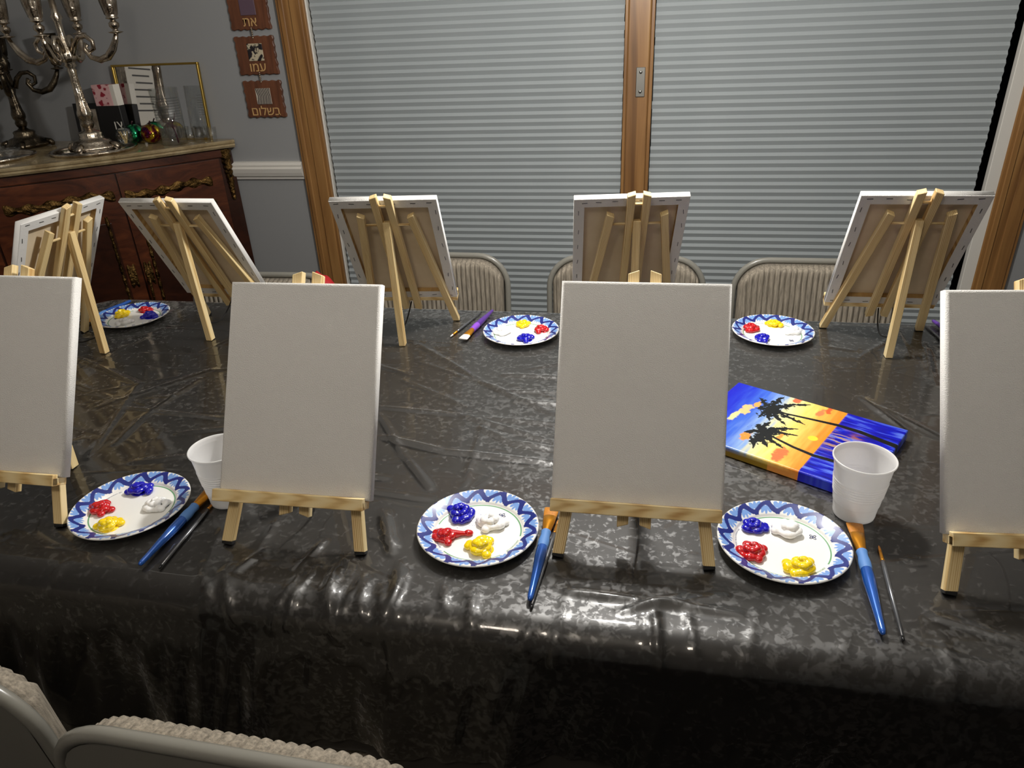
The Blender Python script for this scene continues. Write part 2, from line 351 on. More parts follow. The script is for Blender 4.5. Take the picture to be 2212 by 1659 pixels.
# pleated shades: each pleat its own piece
PITCH = .0259
def pleat_me(x0, x1, jag):
    n = 2
    prof = [(0.0, 0.0), (-.0125, .0105), (-.0138, .0125), (-.0125, .0145), (0.0, PITCH)]   # (y, z)  lower facet short, upper facet long
    prof = [(0, 0), (-.0058, .0136), (-.0063, .0150), (-.0056, .0164), (0, PITCH)]
    V = np.zeros((2, len(prof), 3))
    for k, x in enumerate((x0, x1)):
        for i, (y, z) in enumerate(prof): V[k, i] = (x, y, z)
    bm = bmesh.new(); vs = [[bm.verts.new(V[k, i]) for i in range(len(prof))] for k in range(2)]
    for i in range(len(prof)-1): bm.faces.new((vs[0][i], vs[1][i], vs[1][i+1], vs[0][i+1]))
    bk = [[bm.verts.new((x, .006, z)) for z in (0, PITCH)] for x in (x0, x1)]
    bm.faces.new((vs[0][0], bk[0][0], bk[1][0], vs[1][0])); bm.faces.new((vs[0][-1], vs[1][-1], bk[1][1], bk[0][1])); bm.faces.new((bk[0][0], bk[0][1], bk[1][1], bk[1][0]))
    bm.faces.new([vs[0][i] for i in range(len(prof))]+[bk[0][1], bk[0][0]]); bm.faces.new([bk[1][0], bk[1][1]]+[vs[1][i] for i in reversed(range(len(prof)))])
    bmesh.ops.recalc_face_normals(bm, faces=bm.faces); return bm_mesh(bm, 'pleat')
def blind(x0, x1, label):
    b = empty('pleated_blind', ((x0+x1)/2, WY+.016, .03)); tag(b, label, 'window blind', 'pleated blinds on the patio door')
    w = (x1-x0)/2; me = pleat_me(-w, w, 0); me.materials.append(M['blind'])
    N = int((2.0-.05)/PITCH)
    for i in range(N):
        mesh_obj('pleat', me, None, b, Matrix.Translation((random.uniform(-.0012, .0012), 0, .02+i*PITCH)))
    box('bottom_rail', -w, w, -.012, .006, .0, .0195, M['whitetrim'], b, .002)
    box('head_rail', -w, w, -.016, .008, .021+N*PITCH, .05+N*PITCH, M['whitetrim'], b, .002)
blind(-1.284, -.139, 'grey pleated blind between the oak casing near the wall plaques and the door post')
blind(-.033, 1.084, 'grey pleated blind between the door post and the white jamb')

# ------------------------------------------------------------------ table, cloth, clear film
IX0, IX1, IY0, IY1, IR, ER = -1.52, 1.31, .675, 1.675, .07, .04
OBJ_DISCS = []            # footprints where the film lies flat
def drape(X, Y, off, drop_fn, er=ER):
    cx = np.clip(X, IX0+IR, IX1-IR); cy = np.clip(Y, IY0+IR, IY1-IR)
    dx, dy = X-cx, Y-cy; d = np.hypot(dx, dy); e = np.maximum(d-IR, 0)
    nx = np.where(d > 1e-9, dx/np.maximum(d, 1e-9), 0); ny = np.where(d > 1e-9, dy/np.maximum(d, 1e-9), 0)
    r = er+off; a = np.minimum(e/r, PI/2)
    out = np.where(e > 0, r*np.sin(a), 0); z = np.where(e > 0, -r*(1-np.cos(a)), 0)+off
    drop = np.maximum(e-r*PI/2, 0)
    bx = np.where(e > 0, cx+nx*IR, X); by = np.where(e > 0, cy+ny*IR, Y)
    return bx, by, nx, ny, out, z, drop, e
tb = empty('dining_table', (-.105, 1.175, 0)); tag(tb, 'long dining table hidden under a dark grey cloth and clear film', 'table')
box('tabletop', -1.40, 1.40, -.485, .485, T-.045, T-.008, M['veneer_d'], tb, .01)
for sx in (-1, 1):
    for sy in (-1, 1): box('leg', sx*1.3-.035, sx*1.3+.035, sy*.42-.035, sy*.42+.035, 0, T-.045, M['veneer_d'], tb, .006)
def cloth():
    E_ = .34
    xs = np.arange(IX0-E_, IX1+E_+.001, .018); ys = np.arange(IY0-E_, IY1+E_+.001, .018)
    X, Y = np.meshgrid(xs, ys, indexing='ij')
    bx, by, nx, ny, out, z, drop, e = drape(X, Y, 0, None)
    s = np.where(np.abs(nx) > np.abs(ny), by, bx)
    rip = (.010*np.sin(s*19)+.007*np.sin(s*37+1.2)+.004*np.sin(s*71))*smooth01(drop/.2)
    V = np.stack([bx+nx*(out+rip), by+ny*(out+rip), np.maximum(z-drop, -.290)], -1)
    return V
V = cloth(); V[..., 2] += T-.003
o = mesh_obj('tablecloth', grid_me(V, 'tablecloth'), M['cloth']); tag(o, 'charcoal cloth covering the long table under the clear film', 'tablecloth')

# ------------------------------------------------------------------ easels and canvases
CW, CHT, CT = .2286, .3048, .016
WF, DR, VB, LEAN, OFF, UP_, VP_, UL, VL = .1018, .1537, .0785, .5066, .0045, .0152, .4006, .0533, .3487
_bars = {}
def bar_me(L, a, b, cut_t=0, cut_b=0, key=None):
    k = (round(L, 4), a, b, round(cut_t, 3), round(cut_b, 3))
    if k in _bars: return _bars[k]
    bm = box_bm(-a/2, a/2, -b/2, b/2, 0, L)
    for v in bm.verts:
        if v.co.z > L/2: v.co.z += cut_t*v.co.x
        else: v.co.z += cut_b*v.co.x
    bmesh.ops.bevel(bm, geom=list(bm.edges), offset=.0009, segments=1, affect='EDGES')
    me = bm_mesh(bm, 'bar'); me.materials.append(M['pine']); _bars[k] = me; return me
def bar(name, p0, p1, xdir, a, b, parent, ct=0, cb=0):
    p0, p1 = Vector(p0), Vector(p1); z = p1-p0; L = z.length; z.normalize()
    x = Vector(xdir); x = (x-z*x.dot(z)).normalized(); y = z.cross(x)
    mt = Matrix((x, y, z)).transposed().to_4x4(); mt.translation = p0
    return mesh_obj(name, bar_me(L, a, b, ct, cb), None, parent, mt)
def cyl_me(r, L, n=12):
    bm = bmesh.new(); bmesh.ops.create_cone(bm, cap_ends=True, segments=n, radius1=r, radius2=r, depth=L); return bm_mesh(bm)
STAPLE = bm_mesh(box_bm(-.0055, .0055, -.0006, .0006, 0, .0009)); STAPLE.materials.append(M['steel'])
def canvas_parts():
    # local: x across, y = up the face, z toward the front; origin at bottom centre of the back
    w, h = CW/2, CHT; r = .0022; bw = .021
    # outline rings from back-inner border, round the side, to the front
    def ring(ins, z, rad):
        pts = []
        cr = max(.0015, .003)
        for (sx, sy) in ((1, 0), (1, 1), (-1, 1), (-1, 0)):
            pts.append((sx*(w-ins), (h-ins) if sy else ins, z))
        return pts
    bm = bmesh.new()
    rr_ = .0048; rings = [ring(bw, 0, 0), ring(.0006, 0, 0), ring(0, .0008, 0)]+[ring(rr_*(1-math.cos(a)), CT-rr_*(1-math.sin(a)), 0) for a in np.linspace(0, PI/2, 6)]
    vs = [[bm.verts.new(p) for p in q] for q in rings]
    for a, b in zip(vs[:-1], vs[1:]):
        for k in range(4): bm.faces.new((a[k], a[(k+1) % 4], b[(k+1) % 4], b[k]))
    bm.faces.new(vs[-1])
    bmesh.ops.recalc_face_normals(bm, faces=bm.faces)
    fr = bm_mesh(bm, 'canvas'); fr.materials.append(M['canvas']); fr.polygons.foreach_set('use_smooth', [8 <= i for i in range(len(fr.polygons))])
    bk = bm_mesh(box_bm(-w+.012, w-.012, .012, h-.012, .0125, .0135)); bk.materials.append(M['rawback'])
    vb_ = bm_mesh(box_bm(-w+.003, -w+bw, .003, h-.003, .0003, .012)); vb_.materials.append(M['pine2'])
    hb = bm_mesh(box_bm(-w+bw, w-bw, .003, bw, .0003, .012)); hb.materials.append(M['pine2'])
    return fr, bk, vb_, hb
CANV = canvas_parts()
def frame_mtx(th):
    # frame axes: u across, v up the face, w toward the front
    mt = Matrix(((1, 0, 0), (0, math.sin(th), -math.cos(th)), (0, math.cos(th), math.sin(th)))).to_4x4(); return mt
DOWEL_S = cyl_me(.0028, .020); DOWEL_L = cyl_me(.0028, .118)
for d in (DOWEL_S, DOWEL_L): d.materials.append(M['pine'])
LEDGE = box_bm(-.113, .113, VB-.0115, VB, OFF-.0003, OFF+CT+.011, .0008)
box_bm(-.113, .113, VB-.0120, VB+.0050, OFF+CT+.0008, OFF+CT+.0112, .0008, LEDGE)
LEDGE = bm_mesh(LEDGE, 'ledge')
def easel(x, y, yaw, dl, du, label, clabel, back):
    th = LEAN+dl; F = frame_mtx(th)
    root = empty('tabletop_easel', (x, y, T+.001), yaw); tag(root, label, 'easel', 'tabletop easels on the table')
    fp = lambda u, v, w: F @ Vector((u, v, w))
    wc = -.0022
    for s in (-1, 1):
        p0, p1 = fp(s*WF, .005, wc), fp(s*UL, VL, wc)
        l = bar('leg', p0, p1, (1, 0, 0), .0160, .0125, root, ct=.35*s, cb=s*-.14)
        z = p1-p0; z.normalize()
        rf = box('rubber_foot', -.0078, .0078, -.006, .006, -.0045, .0005, M['rubber'], l, .0008)
        bar('post', fp(s*UP_, .050, wc), fp(s*UP_, VP_, wc), (1, 0, 0), .0154, .0125, root, ct=-.35*s, cb=-.3*s)
    rx = Matrix.Rotation(PI/2, 4, 'Y')
    mesh_obj('dowel', DOWEL_S, None, root, F @ Matrix.Translation((0, .374, wc)) @ rx, True)
    mesh_obj('hinge_dowel', DOWEL_L, None, root, F @ Matrix.Translation((0, .322, wc)) @ rx, True)
    mesh_obj('ledge', LEDGE, M['pine_x'], root, F)
    top = fp(0, .334, wc-.003); foot = Vector((0, DR, .0005))
    bar('rear_leg', foot, top, (1, 0, 0), .0146, .0165, root)
    a = fp(0, VB-.010, OFF-.004); b = Vector((0, DR-.008, .040))
    pts = []
    for i in range(9):
        t = i/8; p = a.lerp(b, t); p.z -= .030*math.sin(PI*t)**1.0*(1-.35*t); p.x += .006*math.sin(PI*t); pts.append(p)
    tube('strap', pts, .0016, M['strap'], root, 6)
    # canvas
    c = empty('blank_canvas', (0, 0, 0)); tag(c, clabel, 'canvas', 'blank stretched canvases on easels')
    R = Matrix.Translation((x, y, T+.001)) @ Matrix.Rotation(yaw, 4, 'Z')
    c.matrix_basis = R @ F @ Matrix.Translation((du, VB+.0003, OFF+.0003))
    fr, bk, vb_, hb = CANV
    mesh_obj('fabric', fr, None, c); mesh_obj('canvas_back', bk, None, c)
    mesh_obj('stretcher_bar', vb_, None, c); mesh_obj('stretcher_bar', vb_, None, c, Matrix.Translation((CW-.024, 0, 0)))
    mesh_obj('stretcher_bar', hb, None, c); mesh_obj('stretcher_bar', hb, None, c, Matrix.Translation((0, CHT-.024, 0)))
    if back:
        fl = Matrix.Rotation(PI, 4, 'X')
        for yy in (.0085, CHT-.0085):
            for xx in (-.095, -.062, -.022, .030, .066, .096):
                mesh_obj('staple', STAPLE, None, c, Matrix.Translation((xx+random.uniform(-.004, .004), yy+random.uniform(-.002, .002), .0002)) @ fl @ Matrix.Rotation(random.uniform(-.12, .12), 4, 'Z'))
        for xx in (-CW/2+.0085, CW/2-.0085):
            for yy in (.035, .082, .128, .178, .222, .268):
                mesh_obj('staple', STAPLE, None, c, Matrix.Translation((xx+random.uniform(-.002, .002), yy+random.uniform(-.006, .006), .0002)) @ fl @ Matrix.Rotation(PI/2+random.uniform(-.15, .15), 4, 'Z'))
    # footprint for film
    for (lx, ly) in ((WF, 0), (-WF, 0), (0, DR)):
        OBJ_DISCS.append((x+lx*math.cos(yaw)-ly*math.sin(yaw), y+lx*math.sin(yaw)+ly*math.cos(yaw), .014))
    return root
EAS = [
 (-.9793, .7426, .0056, -.0066, .0054, 0, 'pine easel facing the near chairs, standing in front of the sideways-turned easel', 'blank canvas showing its white front, placed in front of the sideways-turned canvas'),
 (-.4905, .7439, .0210, .0108, .0054, 0, 'pine easel facing the near chairs, between a plastic cup and the paint-splattered plate', 'blank canvas showing its white front, hiding half of a plastic cup'),
 (-.0090, .7823, .0109, .0200, .0011, 0, 'pine easel facing the near chairs, between the paint-splattered plate and the palm painting', 'blank canvas showing its white front, overlapping the corner of the palm painting'),
 (.4891, .7862, .0760, -.0027, -.0027, 0, 'pine easel facing the near chairs, past the palm painting and the fully visible cup', 'blank canvas showing its white front, past the palm painting and the fully visible cup'),
 (-1.4124, 1.3555, 4.6459, -.002, .0082, 1, 'pine easel turned sideways at the narrow end of the table by the cabinet', 'blank canvas turned sideways at the narrow end of the table'),
 (-1.0392, 1.5956, 3.1273, .0025, .0090, 1, 'pine easel seen from behind, between the sideways easel and the oak door casing', 'blank canvas seen from behind, before the cabinet corner beside the paint plate'),
 (-.5746, 1.6100, 3.2354, -.0059, .0009, 1, 'pine easel seen from behind, beside the purple paintbrush', 'blank canvas seen from behind, above the purple paintbrush'),
 (-.0613, 1.6409, 3.2840, -.0024, .0128, 1, 'pine easel seen from behind, below the oak door post with the metal plate', 'blank canvas seen from behind, below the oak door post'),
 (.4908, 1.6511, 3.1456, -.0139, -.0002, 1, 'pine easel seen from behind, between the grey chair and the white door jamb', 'blank canvas seen from behind, hiding part of the white door jamb'),
]
for e in EAS: easel(e[0], e[1], e[2], e[3], e[4], e[6], e[7], e[5])

# ------------------------------------------------------------------ paper plates
def plate_me():
    NA = 720; r0, r1 = .0662, .0885
    prof = [(0, .0022), (.02, .0022), (.04, .0022), (.055, .0022), (.0600, .0023), (.0612, .0024), (.0620, .0025), (.0632, .0027), (.0640, .0030), (.0650, .0038)]
    K = 24
    for i in range(K+1):
        t = i/K; r = r0+(r1-r0)*t; z = .0058+.0100*(t**.85) if t < .93 else .0058+.0100*(.93**.85)-(t-.93)*.02; prof.append((r, z))
    nr = len(prof); top = prof
    A = np.linspace(0, 2*PI, NA, endpoint=False)
    R = np.array([p[0] for p in prof]); Z = np.array([p[1] for p in prof])
    bot = [(.0889, Z[-1]-.0009), (.078, .0098), (.0665, .0028), (.058, .0006), (.02, .0006), (0, .0006)]
    R2 = np.concatenate([R, [b[0] for b in bot]]); Z2 = np.concatenate([Z, [b[1] for b in bot]])
    V = np.zeros((NA, len(R2), 3)); V[..., 0] = R2[None]*np.cos(A)[:, None]; V[..., 1] = R2[None]*np.sin(A)[:, None]; V[..., 2] = Z2[None]
    th = A[:, None]; rr = R2[None]
    white, navy, sky, green = [lin(c) for c in ((238, 238, 234), (26, 40, 122), (120, 160, 222), (96, 154, 108))]
    col = np.tile(white, (NA, len(R2), 1))
    N = 14; t = (rr-r0)/(r1-r0); p = (th*N/(2*PI)+.20*(t-.5)) % 1.0
    def put(mask, c): col[np.broadcast_to(mask, col.shape[:2])] = c
    arc = 2*PI*.078/N                                   # metres per wave
    ht = r1-r0
    def wave_d(ph, amp=.27, mid=.5):
        best = np.full(np.broadcast(th, rr).shape, 9.)
        for s in np.linspace(0, 1, 60, endpoint=False):
            cx = s; cy = mid+amp*math.sin(2*PI*(s+ph))
            dp = (p-cx+.5) % 1.0-.5
            best = np.minimum(best, np.hypot(dp*arc, (t-cy)*ht))
        return best
    ontop = (t >= .02) & (np.arange(len(R2))[None] < nr)
    wv = wave_d(0)
    for cx, cy, lean in ((.70, .66, .10), (.20, .34, -.10)):
        dp = ((p-cx+.5) % 1.0-.5)*arc
        for k, (ox, oy, a, b, ang) in enumerate(((-.0050, .000, .0031, .0060, .45), (.0050, .0, .0031, .0060, -.45), (0, .0008, .0024, .0066, 0))):
            s = 1 if cy > .5 else -1
            X_ = dp-ox; Y_ = ((t-cy)*ht-oy*s)*s
            xr = X_*math.cos(ang)+Y_*math.sin(ang); yr = -X_*math.sin(ang)+Y_*math.cos(ang)
            put(((xr/a)**2+(yr/b)**2 < 1) & ontop, sky)
    put((wv < .0034) & ontop, navy)
    for (pa, ta, pb, tb, sw) in ((.02, .56, .16, 1.06, .05), (.52, .44, .66, -.06, .05)):
        bd = np.full(np.broadcast(th, rr).shape, 9.)
        for q in np.linspace(0, 1, 26):
            cx = pa+(pb-pa)*q+sw*math.sin(PI*q); cy = ta+(tb-ta)*q; dp = (p-cx+.5) % 1.0-.5
            bd = np.minimum(bd, np.hypot(dp*arc, (t-cy)*ht)-.0006*q)
        put((bd < .0027) & ontop, navy)
    put((t > .985) & ontop, white)
    deg = np.degrees(th)
    ring = (np.abs(rr-.0624) < .0009) & (np.arange(len(R2))[None] < nr)
    gap = ((deg > 292) & (deg < 338)) | ((deg > 152) & (deg < 212))
    put(ring & ~gap, green)
    me = grid_me(V, 'plate', col, wrap_u=True); return me
PLATE = plate_me(); PLATE.materials.append(M['plate'])
def text_me(s, size, font=None, ext=0):
    cu = bpy.data.curves.new('t', 'FONT'); cu.body = s; cu.size = size; cu.align_x = 'CENTER'; cu.align_y = 'CENTER'; cu.extrude = ext
    cu.resolution_u = 3
    o = bpy.data.objects.new('t', cu); COL.objects.link(o); dg = bpy.context.evaluated_depsgraph_get()
    me = bpy.data.meshes.new_from_object(o.evaluated_get(dg)); bpy.data.objects.remove(o); me.materials.clear(); return me
def bent_text(s, size, r, deg0, mat, out=True):
    me = text_me(s, size)
    for v in me.vertices:
        a = math.radians(deg0)+(v.co.x/r)*(1 if out else -1)
        rad = r+(-v.co.y if out else v.co.y); v.co = (rad*math.cos(a), rad*math.sin(a), .0030)
    me.materials.append(mat); return me
TXT1 = bent_text('OK compost HOME OKN-60788', .0034, .0624, 182, M['ink_navy'])
TXT2 = bent_text('BPI COMPOSTABLE', .0034, .0624, 316, M['ink_green'])
lp = bmesh.new()
for k in range(4):
    a0 = math.radians(45+90*k); cc = Vector((.0020*math.cos(a0), .0020*math.sin(a0), 0))
    tube_bm([cc+Vector((.0017*math.cos(q)*math.cos(a0)-.0010*math.sin(q)*math.sin(a0), .0017*math.cos(q)*math.sin(a0)+.0010*math.sin(q)*math.cos(a0), .0025)) for q in np.linspace(0, 2*PI, 12, endpoint=False)], .00028, 4, lp, True)
LOGO = bm_mesh(lp); LOGO.materials.append(M['ink_navy'])
PL = dict(P1=(-.7888, .7965), P2=(-.2326, .8168), P3=(.1945, .8443), P4=(-.2969, 1.5388), P5=(.2710, 1.5904), P6=(-1.3240, 1.5463))
PROT = dict(P1=-20, P2=20, P3=-8, P4=60, P5=-80, P6=150)
PLAB = dict(P1='paper plate of paints beside the canvas covering half a cup, blue brush along its rim', P2='paper plate of paints speckled with blue splatter', P3='paper plate of paints beside the fully visible cup and the palm painting',
            P4='paper plate of paints beside the purple paintbrush', P5='paper plate of paints in front of the wide grey chair back', P6='paper plate of paints at the table corner in front of the cabinet')
for k, (x, y) in PL.items():
    r = empty('paper_plate', (x, y, T+.0012), math.radians(PROT[k])); tag(r, PLAB[k], 'plate', 'patterned paper plates used as palettes')
    mesh_obj('dish', PLATE, None, r)
    mesh_obj('lettering', TXT1, None, r); mesh_obj('lettering', TXT2, None, r)
    mesh_obj('emblem', LOGO, None, r, Matrix.Translation((.040, .030, -.0012)) @ Matrix.Scale(1.5, 4))
    OBJ_DISCS.append((x, y, .105))
# paint dollops
def dollop_me(seed, size, tail=None, mat=None):
    rs = random.Random(seed); bm = bmesh.new()
    pts = []; ang = rs.random()*6.28
    wob = [rs.uniform(.75, 1.2) for _ in range(9)]
    for i in range(52):
        t = i/51; a = ang+t*11.5; w_ = wob[int(t*8)]*(1-(t*8 % 1))+wob[min(int(t*8)+1, 8)]*(t*8 % 1)
        q = size*(.66-.50*t)*w_; rad = size*(.25-.05*t)*(.9+.2*math.sin(i*1.1))
        mt = Matrix.Translation((q*math.cos(a), q*math.sin(a)*.82, max(rad*.7, size*(.12+.42*t)))) @ Matrix.Diagonal((1, 1, .8, 1))
        bmesh.ops.create_icosphere(bm, subdivisions=2, radius=rad, matrix=mt)
    for i in range(4):
        a = rs.random()*6.28; q = size*.72
        bmesh.ops.create_icosphere(bm, subdivisions=3, radius=size*.26, matrix=Matrix.Translation((q*math.cos(a), q*math.sin(a)*.85, size*.14)) @ Matrix.Diagonal((1, 1, .7, 1)))
    bmesh.ops.create_icosphere(bm, subdivisions=3, radius=size*.62, matrix=Matrix.Diagonal((1, .86, .22, 1)))
    if tail:
        for i in range(14):
            t = i/13; rad = size*(.30-.17*t)+(.10*size if i > 11 else 0)
            bmesh.ops.create_icosphere(bm, subdivisions=2, radius=rad, matrix=Matrix.Translation((tail[0]*t, tail[1]*t, size*.25*(1-t)+rad*.6)) @ Matrix.Diagonal((1, 1, .8, 1)))
    me = bm_mesh(bm, 'dollop')
    o = bpy.data.objects.new('d', me); COL.objects.link(o)
    md = o.modifiers.new('r', 'REMESH'); md.mode = 'VOXEL'; md.voxel_size = .00075; md.use_smooth_shade = True
    sm = o.modifiers.new('s', 'SMOOTH'); sm.factor = .5; sm.iterations = 5
    dg = bpy.context.evaluated_depsgraph_get(); m2 = bpy.data.meshes.new_from_object(o.evaluated_get(dg))
    bpy.data.objects.remove(o); bpy.data.meshes.remove(me)
    for v in m2.vertices: v.co.z = max(v.co.z, 0)
    m2.materials.clear(); m2.materials.append(mat); m2.polygons.foreach_set('use_smooth', [True]*len(m2.polygons)); return m2
DOL = dict(P1=[(-.810, .849), (-.838, .788), (-.795, .750), (-.753, .808)], P2=[(-.273, .856), (-.280, .795), (-.218, .779), (-.216, .835)],
           P3=[(.152, .885), (.152, .822), (.213, .797), (.208, .875)], P4=[(-.280, 1.505), (-.246, 1.562), (-.300, 1.589), (-.340, 1.542)],
           P5=[(.246, 1.556), (.224, 1.610), (.280, 1.640), (.320, 1.599)], P6=[(-1.284, 1.557), (-1.326, 1.594), (-1.370, 1.561), (-1.326, 1.511)])
PSH = dict(P1='the plate with a blue brush along its rim', P2='the paint-splattered plate', P3='the plate beside the fully visible cup', P4='the plate beside the purple brush', P5='the plate before the wide grey chair', P6='the plate in front of the cabinet')
sd = 1
for k, l in DOL.items():
    for cname, (x, y) in zip(('blue', 'red', 'yellow', 'white'), l):
        sd += 1; size = .0245*(.92+.2*random.random()); tail = None
        if k == 'P2' and cname == 'red': tail = (.034, .012)
        if k == 'P2' and cname == 'blue': size = .028
        dx, dy = x-PL[k][0], y-PL[k][1]; d = math.hypot(dx, dy)
        if d > .049: x = PL[k][0]+dx/d*.049; y = PL[k][1]+dy/d*.049
        zz = T+.0012+.0021
        o = mesh_obj('paint_dollop', dollop_me(sd, size, tail, M['p_'+cname]), None); o.location = (x, y, zz)
        tag(o, f'{cname} paint dollop on {PSH[k]}', 'paint', 'dollops of paint on the plates')
bm = bmesh.new()
for i in range(150):
    a = random.random()*6.28; q = .012+abs(random.gauss(0, .017)); rad = random.uniform(.00015, .0006)
    px_, py_ = -.273+q*math.cos(a)+.008, .856+q*math.sin(a)-.008
    if math.hypot(px_-PL['P2'][0], py_-PL['P2'][1]) < .058:
        bmesh.ops.create_circle(bm, cap_ends=True, segments=6, radius=rad, matrix=Matrix.Translation((px_, py_, T+.0036)))
o = mesh_obj('paint_splatter', bm_mesh(bm), M['p_blue']); tag(o, 'fine blue paint specks around the blue dollop on the splattered plate', 'paint', None, 'stuff')

# ------------------------------------------------------------------ brushes
def big_brush(p0, p1, z0, colr, white, label):
    """p0 bristle tip, p1 handle end (x,y)"""
    a = Vector((p0[0], p0[1], 0)); b = Vector((p1[0], p1[1], 0)); d = b-a; L = d.length
    root = empty('paint_brush', (a.x, a.y, T+z0), math.atan2(d.y, d.x)-PI/2)
    s = L/.200
    tag(root, label, 'paintbrush', 'thick flat paintbrushes')
    # along +y: bristles 0..35 mm, ferrule 35..58, grip 58..92, handle 92..200
    def prof(name, st, mat, n=20):
        V = np.zeros((n, len(st), 3))
        for j in range(n):
            q = 2*PI*j/n
            for i, (yy, wx, wz) in enumerate(st): V[j, i] = (wx*math.cos(q), yy*s, .0078+wz*math.sin(q))
        V[..., 2] -= 0
        return mesh_obj(name, grid_me(V, name, None, True), mat, root)
    prof('bristles', [(0, 0, 0), (.0005, .0112, .0016), (.012, .0108, .0030), (.028, .0092, .0042), (.0345, .0086, .0045)], M['bristle_w'] if white else M['bristle'])
    prof('ferrule', [(.022, .0094, .0040), (.0225, .0098, .0044), (.036, .0088, .0049), (.050, .0068, .0058), (.060, .0060, .0060)], M['ferrule'])
    prof('grip', [(.0585, .0, .0), (.0585, .0068, .0068), (.0595, .0074, .0074), (.063, .0070, .0070), (.068, .0066, .0066), (.080, .0080, .0078), (.090, .0078, .0076), (.0935, .0072, .0072)], M[colr+'_g'])
    prof('handle', [(.0925, .0070, .0070), (.100, .0078, .0077), (.115, .0078, .0077), (.140, .0064, .0064), (.175, .0046, .0046), (.194, .0040, .0040), (.199, .0026, .0026), (.200, 0, 0)], M[colr+'_h'])
    return root
def thin_brush(p0, p1, z0, label, stick='silverstick', white=False):
    a = Vector((p0[0], p0[1], 0)); b = Vector((p1[0], p1[1], 0)); d = b-a; L = d.length
    root = empty('thin_paint_brush', (a.x, a.y, T+z0), math.atan2(d.y, d.x)-PI/2); tag(root, label, 'paintbrush', 'thin paintbrushes')
    mesh_obj('bristles', bm_mesh(tube_bm([(0, 0, .0026), (0, .004, .0026), (0, .010, .0026), (0, .014, .0026)], [.0003, .0014, .0019, .0017], 10)), M['bristle_w'] if white else M['bristle'], root)
    mesh_obj('ferrule', bm_mesh(tube_bm([(0, .012, .0026), (0, .030, .0026), (0, .0305, .0026), (0, .0325, .0026)], [.0018, .0024, .0027, .0027], 12)), M['ferrule'], root)
    mesh_obj('handle', bm_mesh(tube_bm([(0, .032, .0026), (0, .05, .0026), (0, .08, .0026), (0, L-.006, .0026)], [.0024, .0028, .0027, .0020], 12)), M[stick], root)
    mesh_obj('handle_tip', bm_mesh(tube_bm([(0, L-.007, .0026), (0, L-.002, .0026), (0, L, .0026)], [.0021, .0019, .0006], 12)), M['blacktip'], root)
    return root
big_brush((.299, .901), (.2865, .690), .001, 'blue', 0, 'blue-handled flat brush lying by the fully visible cup')
thin_brush((.323, .862), (.309, .688), .0012, 'thin grey brush lying by the fully visible cup')
big_brush((-.1325, .880), (-.1345, .685), .001, 'blue', 0, 'blue-handled flat brush beside the paint-splattered plate')
thin_brush((-.120, .860), (-.1315, .676), .0012, 'thin grey brush beside the paint-splattered plate')
big_brush((-.686, .868), (-.688, .674), .001, 'blue', 0, 'blue-handled flat brush leading to the half-hidden cup')
thin_brush((-.668, .845), (-.660, .676), .0012, 'thin grey brush leading to the half-hidden cup')
big_brush((-.424, 1.485), (-.392, 1.668), .001, 'purple', 1, 'purple-handled flat brush with white bristles beside a paint plate')
thin_brush((-.460, 1.507), (-.421, 1.667), .0012, 'thin grey brush beside the purple-handled brush with white bristles', white=True)
big_brush((-1.432, 1.490), (-1.412, 1.655), .001, 'blue', 0, 'blue-handled flat brush behind the plate in front of the cabinet')
big_brush((.672, 1.515), (.632, 1.690), .001, 'purple', 1, 'purple-handled brush mostly hidden beyond the easel near the white jamb')
thin_brush((.628, 1.520), (.612, 1.682), .0012, 'thin grey brush mostly hidden beside the easel near the white jamb')

# ------------------------------------------------------------------ cups
def cup(x, y, label):
    h = .098; r0, r1 = .0290, .0405
    out = [(0, .0025), (.020, .0025), (.0262, .0), (.0285, .0015), (.0293, .006)]
    for i in range(120):
        t = i/119; z = .008+(.090-.008)*t; r = r0+(r1-r0)*(z/h)
        if .040 < z < .064: r += .00085*math.sin((z-.040)*2*PI/.0044)
        if z < .024: r -= .0007
        out.append((r, z))
    out += [(.0405, .0915), (.0409, .0935), (.0424, .0950), (.0427, .0968), (.0418, .0980), (.0404, .0972), (.0396, .093)]
    inn = []
    for i in range(40):
        t = 1-i/39; z = .006+(.090-.006)*t; r = r0+(r1-r0)*(z/h)-.0010
        if .040 < z < .064: r += .0004*math.sin((z-.040)*2*PI/.0044)
        inn.append((r, z))
    inn += [(.020, .0045), (0, .0045)]
    o = mesh_obj('plastic_cup', lathe_me(out+inn, 72, 'cup'), M['cup']); o.location = (x, y, T+.0012); tag(o, label, 'cup', 'ribbed white plastic cups')
    OBJ_DISCS.append((x, y, .05))
cup(.306, .9360, 'ribbed white plastic cup standing in front of the palm painting')
cup(-.6480, .8450, 'ribbed white plastic cup half hidden behind a canvas')

